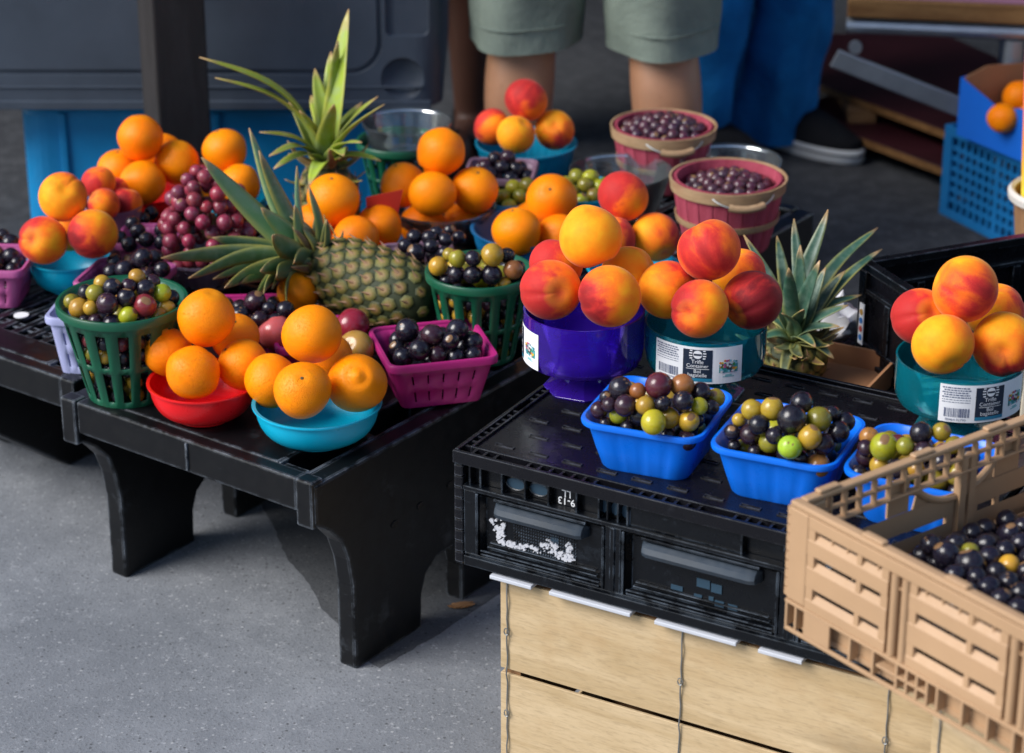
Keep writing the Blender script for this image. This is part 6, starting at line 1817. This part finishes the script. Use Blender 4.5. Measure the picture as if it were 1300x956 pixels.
def boards():
    for k, (pts, z, lab) in enumerate((([(.62, 5.16), (.915, 4.72), (1.30, 4.86), (1.0, 5.5), (.70, 5.48)], .085, 'upper maroon board with pale sawn edges lying under the bench'),
                                     ([(.60, 5.06), (.88, 4.66), (1.28, 4.80), (.98, 5.42)], .035, 'lower maroon board with pale sawn edges lying under the bench'))):
        t = thing('wooden_board', lab, 'board', (0, 0, 0), 0, 'boards stacked under the bench')
        MB().prism(pts, 'z', z, z + .020).build('board_face', MAROON, t, bevel=.002)
        c = Vector((sum(p[0] for p in pts) / len(pts), sum(p[1] for p in pts) / len(pts)))
        big = [tuple(c + (Vector(p) - c) * 1.003) for p in pts]
        MB().prism(big, 'z', z + .002, z + .017).build('sawn_edge', BENCH, t)
    for (x, y) in ((.75, 5.1), (1.05, 5.0)):
        s = MB().box(-.03, .03, -.15, .15, 0, .0345).build('wooden_batten', PINE_D, bevel=.002); s.location = (x, y, 0)
        tag(s, 'wooden batten below the %s end of the stacked maroon boards' % ('jeans' if x < .9 else 'far'), 'batten', 'battens under the boards')
        s = MB().box(-.03, .03, -.15, .15, .0555, .0845).build('wooden_batten', PINE_D, bevel=.002); s.location = (x, y, 0)
        tag(s, 'wooden batten between the stacked maroon boards at the %s end' % ('jeans' if x < .9 else 'far'), 'batten', 'battens under the boards')
boards()
def lattice_crate(label, x, y, rz, W, D, H, m):
    t = thing('lattice_crate', label, 'crate', (x, y, 0), rz)
    for (ax, ln, fx) in (('x', W, 0), ('x', W, D - .008), ('y', D, 0), ('y', D, W - .008)):
        f = MB()
        def B(a0, a1, z0, z1, d0=0, d1=.008):
            if ax == 'x': f.box(a0, a1, fx + d0, fx + d1, z0, z1)
            else: f.box(fx + d0, fx + d1, a0, a1, z0, z1)
        e = 0 if ax == 'x' else .0085
        B(e, ln - e, H - .018, H); B(e, ln - e, 0, .016)
        B(e, e + .026, .0165, H - .0185); B(ln - e - .026, ln - e, .0165, H - .0185)
        f.build('wall_frame', m, t, bevel=.001)
        g = MB(); f = g
        n = int((ln - .06) / .0195)
        for i in range(1, n):
            c = e + .026 + (ln - 2 * e - .052) * i / n
            wd = .007 if i != n // 2 else .013
            B(c - wd / 2, c + wd / 2, .017, H - .019, .002, .006)
        k = int((H - .04) / .0195)
        for i in range(1, k):
            z = .0165 + (H - .035) * i / k
            B(e + .0265, ln - e - .0265, z - .0042, z + .0042, .0025, .0065)
        g.build('lattice', m, t)
    MB().box(.009, W - .009, .009, D - .009, .003, .008).build('floor_panel', m, t)
    return t
bc = lattice_crate('blue plastic lattice crate standing on the dark ground at the right', .852, 4.545, R(-63), .36, .30, .185, CRATEB)
def card_box():
    t = thing('fruit_box', 'blue cardboard box with a torn edge and oranges inside, on the lattice crate', 'box', (.862, 4.475, .1865), R(-60))
    W, D, H = .34, .24, .115
    MB().prism([(0, 0), (W, 0), (W, H * .9), (.17, H * .86), (.145, H * .80), (.13, H * .62), (.118, H * .60), (.105, H * .74), (.07, H * .83), (0, H)], 'y', 0, .004).build('front_panel', BLUECARD, t)
    MB().prism([(.002, .001), (W, .001), (W, H * .88), (.17, H * .84), (.148, H * .78), (.133, H * .60), (.115, H * .57), (.10, H * .71), (.07, H * .80), (.002, H * .97)], 'y', .0042, .007).build('lining', CARDB, t)
    MB().prism([(.0045, 0), (D, 0), (D, H), (.10, H * 1.02), (.06, H * 1.06), (.0045, H)], 'x', 0, .004).build('side_panel', BLUECARD, t)
    MB().prism([(.0075, 0), (D, 0), (D, H * 1.02), (.12, H * 1.10), (.06, H * 1.14), (.0075, H * 1.01)], 'x', .0042, .007).build('lining', CARDB, t)
    MB().box(W - .004, W, .0075, D, 0, H).build('side_panel', BLUECARD, t)
    MB().prism([(.0075, 0), (W - .0045, 0), (W - .0045, H * 1.2), (.2, H * 1.3), (.1, H * 1.12), (.0075, H)], 'y', D - .004, D).build('back_panel', CARDB, t)
    MB().box(.0075, W - .0045, .0075, D - .0045, .001, .004).build('bottom_panel', CARDB, t)
    for p, lab in (((.09, .055, .075), None), ((.155, .06, .07), 'orange beside the torn notch in the blue card box'), ((.12, .12, .08), 'orange at the back of the blue card box'), ((.05, .11, .07), 'orange in the corner of the blue card box'), ((.21, .10, .07), 'orange at the far end of the blue card box')):
        if not lab: continue
        a = R(-60)
        place('orange', ORM, .862 + p[0] * math.cos(a) - p[1] * math.sin(a), 4.475 + p[0] * math.sin(a) + p[1] * math.cos(a), .1865 + p[2], .034, lab, 'orange', 'oranges in the blue card box', oc(), None, True)
card_box()
# striped folded umbrella in a basket at the right edge
bq = thing('bushel_basket', 'brown wooden basket with a pale rim at the right edge', 'basket', (.876, 3.60, .205), 0)
nn = 20
svm = MB().rings([[((.066 + .018 * q) * math.cos(a), (.066 + .018 * q) * math.sin(a), .17 * q) for a in (-.15, 0, .15)] + [((.063 + .018 * q) * math.cos(a), (.063 + .018 * q) * math.sin(a), .17 * q) for a in (.15, 0, -.15)] for q in (0, .33, .66, 1)], True, True, True).mesh('stave', WICKER)
for k in range(nn): inst('stave', svm, (0, 0, 0), rot=(0, 0, 2 * math.pi * k / nn), parent=bq)
MB().lathe([(.084, .160), (.092, .162), (.093, .172), (.088, .178), (.082, .174)], 40, loop=True).build('rim', mat_flat('pale_rim', (.55, .52, .48), .6), bq, smooth=True)
MB().lathe([(0, .002), (.062, .002), (.062, .006), (0, .006)], 24).build('bottom', WICKER, bq)
st = thing('wooden_stool', 'low wooden stool under the brown basket at the right edge', 'stool', (.876, 3.60, 0))
MB().lathe([(0, .186), (.088, .186), (.090, .192), (.088, .2045), (0, .2045)], 32).build('seat', PINE_D, st)
for k in range(3):
    a = 2.1 * k + .4
    MB().tube([(.05 * math.cos(a), .05 * math.sin(a), .1865), (.085 * math.cos(a), .085 * math.sin(a), .002)], .012, 10).build('leg', PINE_D, st, smooth=True)
um = thing('folded_umbrella', 'folded striped beach umbrella in pink, orange, yellow and green standing in the basket', 'umbrella', (.878, 3.60, .212))
rs = []
for i in range(25):
    q = i / 24; z = .004 + .80 * q
    ring = []
    for j in range(48):
        a = 2 * math.pi * j / 48
        rr = (.066 + .022 * min(1, q * 1.6)) * (1 + .06 * math.sin(a * 8 + q * 3))
        ring.append((rr * math.cos(a), rr * math.sin(a), z))
    rs.append(ring)
MB().rings(rs, True, True, True).build('canopy', UMB, um, smooth=True, ang=60)
MB().tube([(0, 0, .80), (0, 0, 1.05)], .012, 10).build('pole', PAPER, um, smooth=True)
# ---------------------------------------------------------------- small things
def crumple(name, label, cat, x, y, z, r, m, amp=.25):
    mb = MB()
    ic = bmesh.new(); bmesh.ops.create_icosphere(ic, subdivisions=3, radius=1)
    rp = random.Random(int(x * 1000))
    for v in ic.verts:
        k = 1 + amp * (rp.random() - .5) + .2 * math.sin(v.co.x * 5) * math.cos(v.co.y * 6)
        mb.v.append((v.co.x * r * k, v.co.y * r * k, max(0, (v.co.z * .8 + .8)) * r * k))
    for f in ic.faces: mb.face([v.index for v in f.verts])
    ic.free()
    o = mb.build(name, m, smooth=True, ang=50); o.location = (x, y, z)
    return tag(o, label, cat)
crumple('plastic_bag', 'crumpled white bag behind the leaves of the boxed pineapple', 'bag', .455, 3.17, ZT, .038, BAG)
on = MB().lathe([(0, 0), (.018, .001), (.034, .010), (.040, .024), (.034, .040), (.016, .050), (.006, .056), (0, .060)], 28).build('white_onion', CREAM, smooth=True)
on.location = (.560, 2.865, ZT); tag(on, 'pale round onion lying between the cardboard box and the open black crate', 'onion')
rc = thing('price_card', 'small red price card standing behind the lying pineapple', 'card', (-.190, 3.44, .352), R(8))
MB().prism([(-.028, .0), (.008, .0), (.026, .085), (-.030, .075)], 'y', 0, .0015).build('card', REDCARD, rc)
wr = MB()
for i in range(4): wr.box(-.012 + i * .006, -.009 + i * .006, -.0012, -.0002, .020 + i * .008, .040 + i * .009)
lf = crumple('dry_leaf', 'small dry brown leaf on the grey ground beside the black rack leg', 'leaf', .0, 0, 0, .012, LEAFDRY, .4)
lf.scale = (1.4, .6, .25); lf.location = (-.070, 2.935, .006); lf.rotation_euler = (0, 0, .3)
